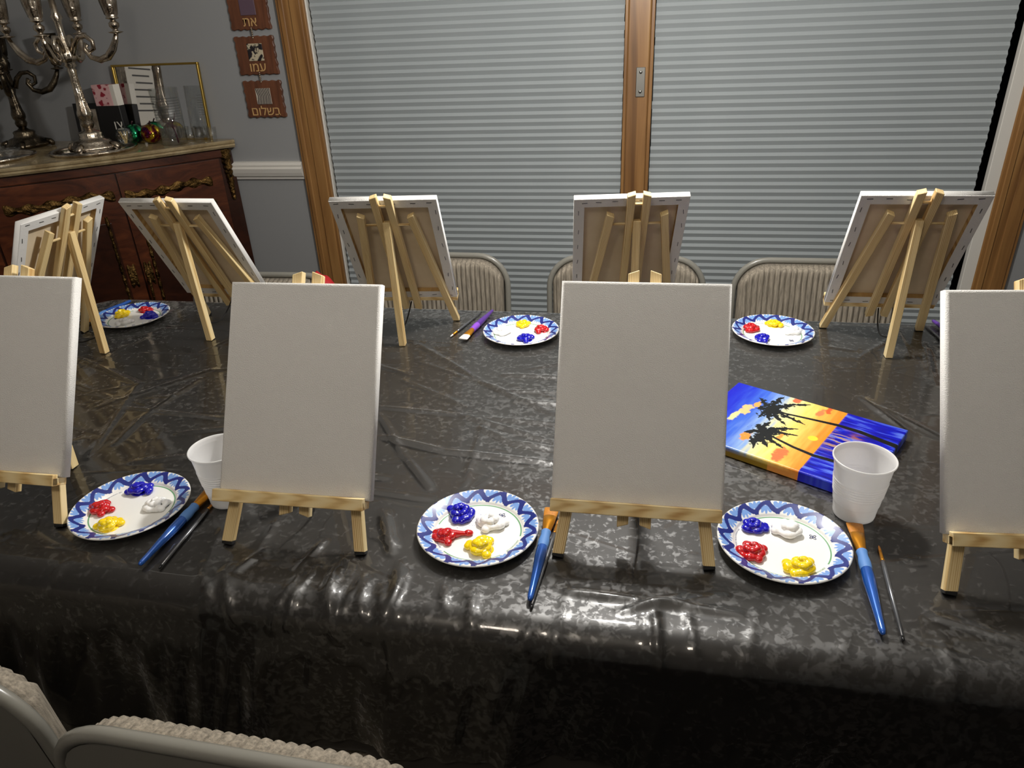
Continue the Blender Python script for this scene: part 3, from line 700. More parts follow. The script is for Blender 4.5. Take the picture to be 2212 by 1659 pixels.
# ------------------------------------------------------------------ the finished palm painting lying on the table
def painting():
    nu, nv = 420, 316; w, h = .3048, .2286
    U, Vv = np.meshgrid(np.linspace(0, 1, nu), np.linspace(0, 1, nv), indexing='ij')
    def fbm(sx, sy, seed, oct=4):
        r = np.random.default_rng(seed); out = np.zeros_like(U); amp = 1
        for o in range(oct):
            gx, gy = int(sx*2**o)+2, int(sy*2**o)+2; g = r.random((gx+1, gy+1))
            fx, fy = U*gx*.999, Vv*gy*.999; ix, iy = fx.astype(int), fy.astype(int); tx, ty = smooth01(fx-ix), smooth01(fy-iy)
            out += amp*((g[ix, iy]*(1-tx)+g[ix+1, iy]*tx)*(1-ty)+(g[ix, iy+1]*(1-tx)+g[ix+1, iy+1]*tx)*ty); amp *= .5
        return out/1.875-.5
    streak = fbm(50, 4, 1); col = np.zeros((nu, nv, 3))
    stops = [(0, (4, 4, 190)), (.10, (20, 44, 200)), (.22, (60, 104, 214)), (.32, (140, 172, 222)), (.40, (232, 224, 160)), (.48, (252, 222, 120)), (.56, (250, 190, 88)), (.63, (240, 152, 56)), (.69, (226, 130, 40))]
    uu = np.clip(U+streak*.10+ (Vv-.5)*.02, 0, .69)
    for c in range(3): col[..., c] = np.interp(uu, [s[0] for s in stops], [lin(s[1])[c] for s in stops])
    sea = U > .674+.006*fbm(3, 20, 9)
    sw = fbm(8, 60, 3)+.6*fbm(4, 30, 4)
    seac = np.stack([np.interp(sw, [-.4, .05, .35], [lin(s)[c] for s in ((0, 0, 120), (8, 20, 190), (90, 120, 226))]) for c in range(3)], -1)
    col[sea] = seac[sea]
    def blend(mask, c):
        mask = np.clip(mask, 0, 1)[..., None]; col[:] = col*(1-mask)+lin(c)*mask
    # clouds
    for (cu, cv, su, sv, c, sdv) in ((.19, .60, .035, .10, (240, 196, 130), 11), (.165, .44, .02, .09, (240, 226, 150), 12), (.39, .96, .03, .05, (236, 110, 70), 13), (.58, .95, .02, .07, (232, 96, 50), 14), (.55, .88, .02, .07, (240, 130, 80), 15), (.315, .21, .03, .08, (236, 150, 60), 16), (.535, .13, .035, .11, (232, 120, 70), 17), (.467, .36, .015, .05, (240, 150, 70), 18), (.22, .72, .02, .06, (236, 170, 90), 19)):
        dd = ((U-cu)/su)**2+((Vv-cv)/sv)**2; blend(smooth01((1.1-dd+2.0*fbm(40, 30, sdv))*1.6), c)
    blend(smooth01((.028-np.hypot(U-.616, (Vv-.474)*.75))*300), (250, 214, 60))
    blend(smooth01((.35-np.abs(sw-.12))*3)*np.exp(-(((U-.735)/.07)**2+((Vv-.53)/.15)**2))*1.1*(fbm(10, 50, 21) > -.05)*sea, (196, 150, 20))
    blend(np.exp(-(((U-.80)/.03)**2+((Vv-.66)/.05)**2))*(fbm(10, 50, 22) > 0)*.8, (170, 96, 50))
    blend(np.exp(-((U-.668)/.008)**2)*np.where(np.abs(Vv-.55) < .5, .6, 0), (216, 150, 16))
    def stroke(pts, w0, w1, jag=0, seed=0):
        best = np.full_like(U, 9.)
        P = np.array(pts); seg = np.linspace(0, 1, 170 if len(pts) > 5 else 50); acc = np.linspace(0, 1, len(P))
        X = np.interp(seg, acc, P[:, 0])*w; Y = np.interp(seg, acc, P[:, 1])*h
        nz = fbm(60, 46, seed+40)
        for t, x, y in zip(seg, X, Y):
            ww = (w0+(w1-w0)*t); best = np.minimum(best, np.hypot(U*w-x, Vv*h-y)-ww*(1+jag*nz*3))
        blend(smooth01(-best*1800+.5), (16, 18, 20))
    stroke([(.34, .72), (.39, .709), (.556, .743), (.675, .766), (.796, .764), (.922, .73), (1.0, .711)], .0019, .0066)
    stroke([(.40, .34), (.438, .322), (.564, .275), (.679, .251), (.785, .262), (.92, .25), (1.0, .24)], .0019, .0060)
    def crown(cx, cy, tips, seed):
        for i, (tx, ty) in enumerate(tips):
            dx, dy = tx-cx, ty-cy; mx_, my_ = cx+dx*.55-.02, cy+dy*.62
            pts = [(cx, cy), (cx+dx*.3-.022, cy+dy*.3), (mx_, my_), (cx+dx*.85-.004, cy+dy*.88), (tx, ty)]
            stroke(pts, .0052, .0008, .9, seed+i)
            stroke([pts[1], pts[2], pts[3]], .0072, .0022, 1.5, seed+i+50)
    crown(.322, .731, [(.192, .834), (.307, .969), (.467, .957), (.526, .631), (.444, .539), (.351, .532), (.285, .531), (.231, .653)], 100)
    crown(.384, .358, [(.362, .521), (.314, .43), (.29, .266), (.398, .091), (.455, .167), (.526, .218), (.542, .445), (.515, .538)], 200)
    X3 = (U-.5)*w; Y3 = (Vv-.5)*h; th = .0175; r = .003
    ed = np.minimum(np.minimum(U, 1-U)*w, np.minimum(Vv, 1-Vv)*h); Z = th-np.where(ed < r, r-np.sqrt(np.maximum(r*r-(r-ed)**2, 0)), 0)*.8
    G = np.stack([X3, Y3, Z], -1)
    me = grid_me(G, 'painted_face', col)
    # sides: a skirt running round the rim
    rim = [(i, 0) for i in range(nu)]+[(nu-1, j) for j in range(1, nv)]+[(i, nv-1) for i in range(nu-2, -1, -1)]+[(0, j) for j in range(nv-2, 0, -1)]
    Vs = np.zeros((len(rim), 3, 3)); cs = np.zeros((len(rim), 3, 3)); nn = fbm(30, 30, 77)
    for q, (i, j) in enumerate(rim):
        p = G[i, j]; Vs[q, 0] = p; Vs[q, 1] = (p[0], p[1], .008); Vs[q, 2] = (p[0], p[1], 0)
        u_ = U[i, j]; c = col[i, j]
        if u_ < .66 and j == 0: c2 = lin((150, 120, 20)) if .12 < u_+nn[i, j]*.1 < .5 else (lin((120, 120, 60)) if u_ <= .3 else lin((214, 140, 60)))
        else: c2 = c
        cs[q, 0] = c; cs[q, 1] = c2; cs[q, 2] = c2
    ms = grid_me(Vs, 'painted_edge', cs, True)
    root = empty('palm_painting', (.2492, 1.1372, T+.0012), -.5177); tag(root, 'painted canvas of two palm trees at sunset lying flat on the table', 'painting')
    mesh_obj('painted_face', me, M['painting'], root); mesh_obj('painted_edge', ms, M['painting'], root)
    box('canvas_base', -w/2+.002, w/2-.002, -h/2+.002, h/2-.002, .0005, .012, M['pine2'], root)
    c, s = math.cos(-.5177), math.sin(-.5177)
    for a in (-.1, 0, .1): OBJ_DISCS.append((.2492+c*a, 1.1372+s*a, .135))
painting()

# ------------------------------------------------------------------ clear plastic film over the cloth
def film():
    st = .0036; E0 = .33
    xs = np.arange(-1.52-E0, 1.31+E0, st*1.2); ys = np.arange(IY0-E0, IY1+.20, st)
    X, Y = np.meshgrid(xs, ys, indexing='ij')
    bx, by, nx, ny, out, z, drop, e = drape(X, Y, .001, None)
    H = np.zeros_like(X)
    def seg(x0, y0, x1, y1, w, h):
        L2 = (x1-x0)**2+(y1-y0)**2; t = ((X-x0)*(x1-x0)+(Y-y0)*(y1-y0))/L2; tc = np.clip(t, 0, 1)
        d = np.hypot(X-x0-(x1-x0)*tc, Y-y0-(y1-y0)*tc); return h*np.exp(-(d/w)**2)*(.35+.65*np.sin(PI*np.clip(tc, .02, .98))**.6)
    R = [[[-.523, 1.462], [-.325, 1.285], [-.172, 1.178]], [[-.338, 1.29], [-.281, 1.259], [-.184, 1.264], [-.08, 1.27]], [[-.502, 1.14], [-.413, 1.011], [-.335, .917]], [[-.512, 1.166], [-.341, 1.153], [-.158, 1.08], [-.05, 1.03]],
         [[-.295, 1.112], [-.231, 1.071], [-.155, 1.058]], [[-.464, 1.059], [-.342, 1.027], [-.153, 1.014]], [[-1.30, 1.31], [-1.069, 1.205], [-.973, .926]], [[-.954, .976], [-.968, 1.077], [-.948, 1.24]], [[.422, 1.272], [.494, 1.174], [.60, 1.10]],
         [[.397, 1.305], [.446, 1.184]], [[-.112, .716], [.014, .713], [.127, .706]], [[-.465, .702], [-.453, .768]], [[-.412, .66], [-.410, .734]], [[-.324, .74], [-.312, .67], [-.31, .55]], [[-.387, .843], [-.345, .762]], [[-.259, .726], [-.242, .665]],
         [[-.30, 1.33], [-.15, 1.33], [.05, 1.30]], [[-.25, 1.22], [-.1, 1.215], [.02, 1.2]], [[-.6, .70], [-.62, .78]], [[-.55, .69], [-.53, .74]], [[-.02, .69], [.06, .73]], [[.0, .70], [.11, .735]]]
    for pl in R:
        ww = random.uniform(.0050, .0075); hh = ww*random.uniform(.55, .85)
        hm = np.zeros_like(X)
        for (a, b) in zip(pl[:-1], pl[1:]): hm = np.maximum(hm, seg(a[0], a[1], b[0], b[1], ww, hh))
        H += hm
    for i in range(90):
        x0 = random.uniform(-1.5, .9); y0 = random.uniform(.62, 1.7); L = random.uniform(.06, .30); a = random.choice((-.5, -.45, .1, .0, .9, 1.0, 1.4))+random.gauss(0, .25)
        H += seg(x0, y0, x0+L*math.cos(a), y0+L*math.sin(a), random.uniform(.0045, .007), random.uniform(.0010, .0034))
    for i in range(34):                                   # short puckers over the front edge
        x0 = random.choice((random.gauss(-.40, .09), random.uniform(-1.1, .7))); L = random.uniform(.03, .08)
        H += seg(x0, .63-random.random()*.03, x0+random.gauss(0, .02), .66+L*.8, random.uniform(.0045, .007), random.uniform(.0015, .0040))
    for (ox, oy, orr) in OBJ_DISCS: H *= smooth01((np.hypot(X-ox, Y-oy)-orr)/.03)
    for (x0, x1, y0, y1) in ((-.16, -.10, .66, .90), (.26, .345, .66, .92), (-.71, -.64, .66, .90), (-.48, -.37, 1.46, 1.68), (-1.46, -1.38, 1.45, 1.68)):
        H *= smooth01(np.hypot(np.maximum(np.maximum(x0-X, X-x1), 0), np.maximum(np.maximum(y0-Y, Y-y1), 0))/.02)
    front = (ny < -.5)
    s = np.where(np.abs(nx) > np.abs(ny), by, bx)
    mxd = np.where(front, np.clip(.182-(bx-0)*.10, .07, .26), .13)
    rip = (.010*np.sin(s*19)+.007*np.sin(s*37+1.2)+.004*np.sin(s*71))*smooth01(drop/.2)+.005*smooth01(drop/.06)+.002*np.sin(s*150+drop*40)*smooth01(drop/.1)
    k = np.cos(np.minimum(e/(ER+.001), PI/2)); 
    dz = H*k; dn = H*(1-k)+rip
    V = np.stack([bx+nx*(out+dn), by+ny*(out+dn), z+dz-np.minimum(drop, mxd)], -1); V[..., 2] += T-.0005
    keep = (drop <= mxd+.004)
    me = grid_me(V, 'film')
    bm = bmesh.new(); bm.from_mesh(me); kf = keep.reshape(-1); bm.verts.ensure_lookup_table()
    bmesh.ops.delete(bm, geom=[v for i, v in enumerate(bm.verts) if not kf[i]], context='VERTS'); bm.to_mesh(me); bm.free()
    return me
o = mesh_obj('plastic_sheet', film(), M['film']); tag(o, 'clear crinkled plastic sheet spread over the dark tablecloth', 'plastic sheet')

# ------------------------------------------------------------------ chairs
def arch(u, w=.229, h0=0.0, r=.090, top=.31):
    a = max(0, abs(u)-(w-r)); return top-r+math.sqrt(max(r*r-a*a, 0))
def pad_me():
    # back cushion, facing local -y ; x across, z up measured from 0 (bottom) to .31
    nx_, nz = 300, 30; W_ = .215; F = np.zeros((nx_, nz, 3)); B = np.zeros((nx_, nz, 3))
    for i in range(nx_):
        x = -W_+2*W_*i/(nx_-1); tz = arch(x, .219, 0, .088, .300)
        for j in range(nz):
            t = j/(nz-1); z = tz*t
            ed = min((W_-abs(x))/.02, (tz-z)/.02, z/.03, 1.0); ed = max(ed, 0); q = math.sqrt(1-(1-ed)**2)
            rib = .0055*abs(math.sin(PI*x/.0145+.25*math.sin(z*30)))
            F[i, j] = (x, -(.031*q)-rib*q, z); B[i, j] = (x, .0, z)
    bm = bmesh.new(); a = grid_me(F); b = grid_me(B[::-1]); bm.from_mesh(a); bm.from_mesh(b)
    bmesh.ops.remove_doubles(bm, verts=bm.verts, dist=1e-5)
    for f in bm.faces: f.smooth = True
    me = bm_mesh(bm, 'pad'); me.materials.append(M['pad']); return me
PAD = pad_me()
def chair_proto():
    D = {}
    zb = .515                                            # bottom of back pad
    pts = []
    tilt = .10
    def bp(u, z): return (u, (z-.45)*tilt*.8, z)
    w = .225; top = .765; r = .090
    arcp = []
    for k in range(10): a = PI/2*k/9; arcp.append((-(w-r)-r*math.cos(a), top-r+r*math.sin(a)))
    left = [bp(-w, .41), bp(-w, .52), bp(-w, .60)]+[bp(u, z) for u, z in arcp]
    mid = [bp(u, top) for u in np.linspace(-(w-r)+.03, (w-r)-.03, 7)]
    full = left+mid+[(-p[0], p[1], p[2]) for p in reversed(left)]
    front_l = [(-w, -.36, .012), (-w, -.20, .22)]
    full = front_l+full+[(w, -.20, .22), (w, -.36, .012)]
    D['frame'] = bm_mesh(tube_bm(full, .0090, 12)); 
    rear = lambda s: bm_mesh(tube_bm([(s*(w-.03), -.33, .43), (s*(w-.03), -.15, .28), (s*(w-.03), .10, .012)], .011, 10))
    D['rear_l'], D['rear_r'] = rear(-1), rear(1)
    nx_, ny_ = 60, 40; V = np.zeros((nx_, ny_, 3)); V2 = V.copy()
    for i in range(nx_):
        for j in range(ny_):
            x = -.20+.40*i/(nx_-1); y = -.40+.42*j/(ny_-1); ed = min((.20-abs(x))/.04, (y+.40)/.05, (.02-y)/.05, 1); ed = max(ed, 0); q = math.sqrt(1-(1-ed)**2)
            V[i, j] = (x, y, .388+.032*q+.0015*q*abs(math.sin(PI*x/.0145))); V2[i, j] = (x, y, .382)
    bm = bmesh.new(); bm.from_mesh(grid_me(V)); bm.from_mesh(grid_me(V2[::-1]))
    D['seat'] = bm_mesh(bm); D['seat'].materials.append(M['pad'])
    # rear metal shell of the backrest
    bm = bmesh.new(); A = []; Bv = []
    us = np.linspace(-.215, .215, 33)
    low = [bm.verts.new(bp(u, .475)) for u in us]; hi = [bm.verts.new(bp(u, min(.757, .460+arch(u, .221, 0, .090, .298)))) for u in us]
    low2 = [bm.verts.new(Vector(bp(u, .475))+Vector((0, .006, 0))) for u in us]; hi2 = [bm.verts.new(v.co+Vector((0, .006, 0))) for v in hi]
    for i in range(32):
        bm.faces.new((low[i], low[i+1], hi[i+1], hi[i])); bm.faces.new((low2[i+1], low2[i], hi2[i], hi2[i+1])); bm.faces.new((hi[i], hi[i+1], hi2[i+1], hi2[i])); bm.faces.new((low[i+1], low[i], low2[i], low2[i+1]))
    D['shell'] = bm_mesh(bm)
    for k in ('frame', 'rear_l', 'rear_r', 'shell'): D[k].materials.append(M['chairmetal'])
    return D
CHD = chair_proto()
def chair(x, y, yaw, label):
    r = empty('folding_chair', (x, y, 0), yaw); tag(r, label, 'chair', 'padded grey folding chairs round the table')
    mesh_obj('frame', CHD['frame'], None, r, None, True)
    mesh_obj('rear_leg', CHD['rear_l'], None, r); mesh_obj('rear_leg', CHD['rear_r'], None, r)
    mesh_obj('seat_pad', CHD['seat'], None, r); mesh_obj('back_shell', CHD['shell'], None, r)
    a = math.atan(.08)
    mesh_obj('back_pad', PAD, None, r, Matrix.Translation((0, (.460-.45)*.08-.002, .460)) @ Matrix.Rotation(-a, 4, 'X'))
chair(.454, 2.055, 0, 'padded grey folding chair standing below the blind beside the white jamb')
chair(-.080, 2.055, .02, 'padded grey folding chair below the oak door post, almost hidden by canvases')
chair(-.660, 2.055, -.02, 'padded grey folding chair behind the purple paintbrush')
chair(-1.125, 1.835, .03, 'padded grey folding chair with a red cloth on its corner')
chair(-.400, .440, PI-.015, 'padded grey folding chair at the table, its whole backrest showing')
chair(-.915, .492, PI-.05, 'padded grey folding chair at the table, mostly cut off beside the whole one')
# red cloth over a chair corner
V = np.zeros((22, 14, 3))
for i in range(22):
    for j in range(14):
        u = .170+.105*i/21; s_ = (j/13-.5)*.15; zt = arch(min(u, .235), .242, 0, .098, .31)+.455+.014-max(0, u-.235)*1.2
        V[i, j] = (-1.125+u, 1.858+.026*math.tanh(s_*30), zt-max(0, abs(s_)-.02)*.95+.003*math.sin(i*.9+j))
o = mesh_obj('red_cloth', grid_me(V, 'red_cloth'), M['red']); sm = o.modifiers.new('t', 'SOLIDIFY'); sm.thickness = .004
tag(o, 'red cloth hanging over the corner of a chair by the oak casing', 'cloth')

# ------------------------------------------------------------------ corner cabinet
ZT = T+.262
E0 = Vector((-1.69, 2.76, 0)); DV = Vector((-1, -1, 0)).normalized(); NV = Vector((1, -1, 0)).normalized()
SL = 1.40
def bow(s): return .030*math.sin(PI*min(max(s/.90, 0), 1))**1.5 if s < .9 else 0.0
def cp(s, o, z):
    p = E0+DV*s+NV*(bow(s)+o); return (p.x, p.y, z)
cb = empty('corner_cabinet', (-2.2, 2.45, 0)); tag(cb, 'dark veneered bow-front cabinet with gilt mounts and marble top in the corner', 'cabinet')
off = Vector(cb.location)
def cpart(name, me, mat, sm=False, par=None): 
    o = mesh_obj(name, me, mat, cb if par is None else par, Matrix.Translation(-off), sm); 
    if par is not None: o.matrix_basis = Matrix.Identity(4)
    return o
def prism(fn_pts, z0, z1, bev=0):
    bm = bmesh.new(); a = [bm.verts.new((p[0], p[1], z0)) for p in fn_pts]; b = [bm.verts.new((p[0], p[1], z1)) for p in fn_pts]
    n = len(a)
    for i in range(n): bm.faces.new((a[i], a[(i+1) % n], b[(i+1) % n], b[i]))
    bm.faces.new(list(reversed(a))); bm.faces.new(b); bmesh.ops.recalc_face_normals(bm, faces=bm.faces)
    return bm
ss = np.linspace(.012, SL-.06, 40)
foot = [cp(s, -.03, 0) for s in ss]+[(-2.765, 1.80, 0), (-2.765, 2.785, 0), (-1.705, 2.785, 0)]
cpart('body', bm_mesh(prism(foot, .06, ZT-.03)), M['veneer_d'])
# marble top with a moulded edge
prof = [(-.012, -.030), (.004, -.028), (.010, -.020), (.006, -.014), (.012, -.010), (.013, -.004), (.008, 0.0), (0, .001)]
bm = bmesh.new(); rows = []
for (o_, dz) in prof:
    rows.append([bm.verts.new(cp(s, o_, ZT+dz)) for s in np.linspace(-.018, SL-.03, 60)])
for a, b in zip(rows[:-1], rows[1:]):
    for i in range(59): bm.faces.new((a[i], a[i+1], b[i+1], b[i]))
bkA = [bm.verts.new((-2.77, 1.78, ZT+.001)), bm.verts.new((-2.77, 2.79, ZT+.001)), bm.verts.new((-1.685, 2.79, ZT+.001))]
bm.faces.new(rows[-1]+bkA)
bkB = [bm.verts.new((-2.77, 1.78, ZT-.030)), bm.verts.new((-2.77, 2.79, ZT-.030)), bm.verts.new((-1.685, 2.79, ZT-.030))]
bm.faces.new(list(reversed(rows[0]+bkB)))
bm.faces.new([rows[i][0] for i in range(len(rows))]+[bkA[2], bkB[2]])
bmesh.ops.recalc_face_normals(bm, faces=bm.faces)
cpart('marble_top', bm_mesh(bm), M['marble'])
def panel(s0, s1, z0, z1, o0, o1, n=16):
    bm = bmesh.new(); S_ = np.linspace(s0, s1, n)
    R_ = [[bm.verts.new(cp(s, o_, z)) for s in S_] for (o_, z) in ((o0, z0), (o1-.002, z0), (o1, z0+.003), (o1, z1-.003), (o1-.002, z1), (o0, z1))]
    for a, b in zip(R_[:-1], R_[1:]):
        for i in range(n-1): bm.faces.new((a[i], a[i+1], b[i+1], b[i]))
    bm.faces.new([r[0] for r in R_]); bm.faces.new([r[-1] for r in reversed(R_)]); bmesh.ops.recalc_face_normals(bm, faces=bm.faces)
    return bm_mesh(bm)
cpart('frieze', panel(.035, SL-.08, T+.198, ZT-.031, -.031, -.018, 40), M['veneer'])
doors = []
for (a, b) in ((.050, .434), (.440, .862), (.870, 1.25)):
    d = cpart('door', panel(a, b, .12, T+.194, -.031, -.022), M['veneer']); doors.append(d)
    o = mesh_obj('door_field', panel(a+.055, b-.055, .16, T+.02, -.023, -.0205), M['veneer_d'], d)
# gilt mounts
def mount(name, s0, s1, z0, z1, par, wav=0, n=44, th=.011):
    nz = 10; V = np.zeros((n, nz, 3)); r = np.random.default_rng(int(abs(s0*1000))+5)
    nz_ = r.random((n, nz))
    for i in range(n):
        s = s0+(s1-s0)*i/(n-1); cz = wav*math.sin(PI*i/(n-1)*2)
        for j in range(nz):
            t = j/(nz-1); q = math.sin(PI*t)**.5*(1 if 0 < i < n-1 else 0)
            lob = .5+.5*math.sin(i*1.15)*math.cos(j*1.3)
            V[i, j] = cp(s, -.024+th*q*(.35+.4*lob+.4*nz_[i, j]), z0+(z1-z0)*t+cz+.006*math.sin(i*.8)*(t-.5)*2)
    me = grid_me(V, name); o = mesh_obj(name, me, M['bronze'], par); return o
mount('gilt_mount', .09, .425, T+.095, T+.128, doors[0], .006)
mount('gilt_mount', .455, .82, T+.097, T+.132, doors[1], .006)
mount('gilt_mount', .90, 1.2, T+.097, T+.132, doors[2], .006)
def vmount(s, z0, z1, par, w=.016):
    n = 60; V = np.zeros((8, n, 3)); r = np.random.default_rng(int(s*1000)); q_ = r.random((8, n))
    for i in range(8):
        for j in range(n):
            t = i/7; bulge = math.sin(PI*t)**.5; bead = .55+.45*abs(math.sin(j*.75))
            V[i, j] = cp(s+(t-.5)*w*bead, -.022+.009*bulge*bead*(.6+.5*q_[i, j]), z0+(z1-z0)*j/(n-1))
    mesh_obj('gilt_beading', grid_me(V, 'bead'), M['bronze'], par)
vmount(.387, .16, T+.035, doors[0]); vmount(.508, .16, T+.045, doors[1]); vmount(.10, .16, T+.04, doors[0]); vmount(.80, .16, T+.04, doors[1])
for s, d in ((.414, doors[0]), (.474, doors[1])):
    mount('escutcheon', s-.016, s+.016, T-.245, T-.150, d, 0, 14, .012)
mesh_obj('key_pull', bm_mesh(tube_bm([cp(.421, .004, T-.205), cp(.423, .008, T-.23), cp(.425, .006, T-.275), cp(.427, .003, T-.315)], [.003, .005, .0055, .004], 10)), M['bronze'], doors[0])
# corner bronze at the end post
V = np.zeros((10, 46, 3)); q_ = rng.random((10, 46))
for i in range(10):
    for j in range(46):
        t = j/45; a = -.9+1.8*i/9; wdt = .030*(1-.65*t)*(.7+.3*abs(math.sin(j*.7))); bl = math.cos(a*1.5)
        V[i, j] = cp(.020+wdt*math.sin(a), -.024+.016*max(bl, 0)*(.5+.6*q_[i, j])*(1-.4*t), ZT-.034-.20*t)
cpart('corner_mount', grid_me(V, 'corner_mount'), M['bronze'])

# ------------------------------------------------------------------ things on the cabinet
def on(name, label, cat, x, y, rz=0, group=None, dz=0):
    e = empty(name, (x, y, ZT+.0012+dz), rz); return tag(e, label, cat, group)
def tray(x, y, rad, label, asp=1, rz=0):
    t = on('mirror_tray', label, 'tray', x, y, rz, 'round mirrored trays')
    a = mesh_obj('mirror', lathe_me([(0, .004), (rad*.93, .004), (rad*.93, .001), (0, .001)], 64), M['mirror'], t); a.scale = (1, asp, 1)
    b = mesh_obj('beaded_rim', lathe_me([(rad*.92, .0), (rad*.92, .006), (rad*.95, .010), (rad, .012), (rad*1.02, .010), (rad, .0), (rad*.92, 0)], 128, 'rim', lambda a, i: .004*math.sin(a*64) if i in (2, 3, 4) else 0), M['silver'], t); b.scale = (1, asp, 1)
    return t
tray(-2.120, 2.530, .150, 'round mirrored tray under the bright silver candelabra')
tray(-2.440, 2.375, .150, 'mirrored tray with crystal bowls on the cabinet')
def candelabrum(x, y, mat, matp, label, dz, sc, rot, hub=.312, reach=.208):
    c = on('candelabra', label, 'candelabra', x, y, rot, 'silver candelabras on the cabinet', dz); c.scale = (sc, sc, sc)
    foot = [(0, .0), (.075, .0), (.082, .006), (.080, .014), (.070, .020), (.066, .030), (.058, .036), (.045, .040), (.040, .050), (.042, .060), (.036, .066), (.022, .070), (.014, .078)]
    mesh_obj('foot', lathe_me(foot, 64, 'foot', lambda a, i: .08*math.cos(4*a)*(1 if i < 6 else .3)+(.02*math.sin(a*24) if 2 < i < 10 else 0)), mat, c)
    for k in range(4):
        a = PI/4+k*PI/2-PI/4; p = Vector((math.cos(a), math.sin(a), 0))
        mesh_obj('paw', bm_mesh(tube_bm([p*.070+Vector((0, 0, .022)), p*.090+Vector((0, 0, .014)), p*.098+Vector((0, 0, .006)), p*.104+Vector((0, 0, .004))], [.010, .013, .011, .006], 10)), mat, c)
    stem = [(.014, .076), (.020, .084), (.024, .096), (.020, .108), (.026, .118), (.027, .132), (.021, .150), (.0165, .185), (.0145, .225), (.0135, .262), (.016, .280), (.013, .288), (.022, .296), (.018, .304), (.026, .312), (.030, .330), (.024, .350), (.016, .368), (.012, .40), (.013, .44), (.020, .455), (.012, .47), (.010, .55), (0, .55)]
    mesh_obj('stem', lathe_me(stem, 40, 'stem', lambda a, i: .05*math.sin(a*8) if 5 < i < 10 or 13 < i < 18 else 0), mat, c)
    for k in range(4):
        a = k*PI/2+.18*(k % 2); dx, dy = math.cos(a), math.sin(a); R_ = reach if k % 2 == 0 else reach*.72
        def q(r, z): return (dx*r, dy*r, z)
        zz = hub+.02
        s1 = [q(.02, zz), q(.035, zz+.035), q(.055, zz+.056), q(.080, zz+.058), q(.098, zz+.040), q(.096, zz+.016), q(.080, zz+.006), q(.070, zz+.020), q(.078, zz+.030)]
        s1 = [(p[0]*R_/.185, p[1]*R_/.185, p[2]) for p in s1]
        s2 = [q(.072, zz+.036), q(.066, zz+.014), q(.080, zz-.012), q(.108, zz-.022), q(.138, zz-.012), q(.160, zz+.012), q(.176, zz+.040), q(.185, zz+.062)]
        s2 = [(p[0]*R_/.185, p[1]*R_/.185, p[2]) for p in s2]
        arm = mesh_obj('arm', bm_mesh(tube_bm(s2, [.005, .007, .009, .0115, .0135, .013, .010, .007], 10, tube_bm(s1, [.011, .010, .009, .0085, .008, .0075, .0065, .006, .0065], 10))), mat, c)
        cupb = Vector(q(R_, zz+.060))
        holder = [(0, 0), (.006, .0), (.022, .004), (.026, .007), (.010, .010), (.009, .016), (.017, .024), (.018, .034), (.010, .042), (.009, .046), (.022, .050), (.020, .054), (.018, .056), (.022, .064), (.028, .10), (.031, .135), (.033, .140), (.029, .138), (.019, .07), (0, .07)]
        mesh_obj('candle_cup', lathe_me(holder, 32, 'cup', lambda a, i: .05*math.sin(a*9) if 12 < i < 16 else 0), mat, arm, Matrix.Translation(cupb))
    return c
candelabrum(-2.130, 2.545, M['silver'], None, 'bright silver branched candelabra on the mirrored tray', .004, 1.0, .10)
candelabrum(-2.515, 2.645, M['silver_d'], None, 'dark silver candelabra in the corner behind the bright one', .003, .93, .5, .215, .20)
def bowl(x, y, r, h, label):
    pr = [(0, .004), (r*.5, .0), (r*.55, .004), (r*.6, .008), (r*.85, h*.6), (r, h), (r*.95, h), (r*.8, h*.62), (r*.5, .012), (0, .010)]
    o = mesh_obj('crystal_bowl', lathe_me(pr, 40, 'bowl', lambda a, i: .05*math.sin(a*10)*(1 if i in (4, 5) else 0)), M['glass']); o.location = (x, y, ZT+.0052)
    tag(o, label, 'bowl', 'small crystal bowls on the tray')
bowl(-2.47, 2.42, .045, .030, 'small cut-crystal bowl on the mirrored tray'); bowl(-2.384, 2.41, .040, .028, 'small cut-crystal bowl on the mirrored tray'); bowl(-2.42, 2.315, .042, .03, 'small cut-crystal bowl on the mirrored tray')
# gold framed mirror leaning on the wall
mr = on('framed_mirror', 'gold-framed rectangular mirror leaning on the wall', 'mirror', -1.960, 2.770)
mr.rotation_euler = (-.06, 0, 0)
mw, mh = .190, .286
box('mirror_glass', -mw+.006, mw-.006, .003, .007, .006, mh-.006, M['mirror'], mr)
for (x0, x1, z0, z1) in ((-mw, mw, 0, .008), (-mw, mw, mh-.008, mh), (-mw, -mw+.008, .008, mh-.008), (mw-.008, mw, .008, mh-.008)):
    box('frame_bar', x0, x1, -.004, .010, z0, z1, M['gold'], mr, .001)
# boxes and small frame
o = on('black_box', 'black box with hebrew lettering under the pink box', 'box', -2.165, 2.742, .0)
box('case', -.050, .050, -.018, .018, 0, .140, M['black'], o, .002)
tm = text_me('וצ', .050, None, .0005); tm.materials.append(M['paper']); mesh_obj('lettering', tm, None, o, Matrix.Translation((.026, -.0188, .066)) @ Matrix.Rotation(PI/2, 4, 'X'))
o = on('pink_box', 'small pink box with red butterfly print resting on the black box', 'box', -2.165, 2.742, -.04, None, .1405)
box('case', -.052, .030, -.018, .018, 0, .078, M['pink'], o, .001); box('side_panel', .0303, .050, -.018, .018, 0, .078, M['paper'], o, .001)
o = on('picture_frame', 'black framed silver plaque standing behind the bright candelabra', 'picture frame', -2.290, 2.745, .0); o.rotation_euler = (-.10, 0, .0)
box('frame', -.062, .062, -.004, .008, 0, .150, M['black'], o, .002); box('silver_plaque', -.044, .044, -.006, -.0042, .018, .128, M['silver'], o, .001)
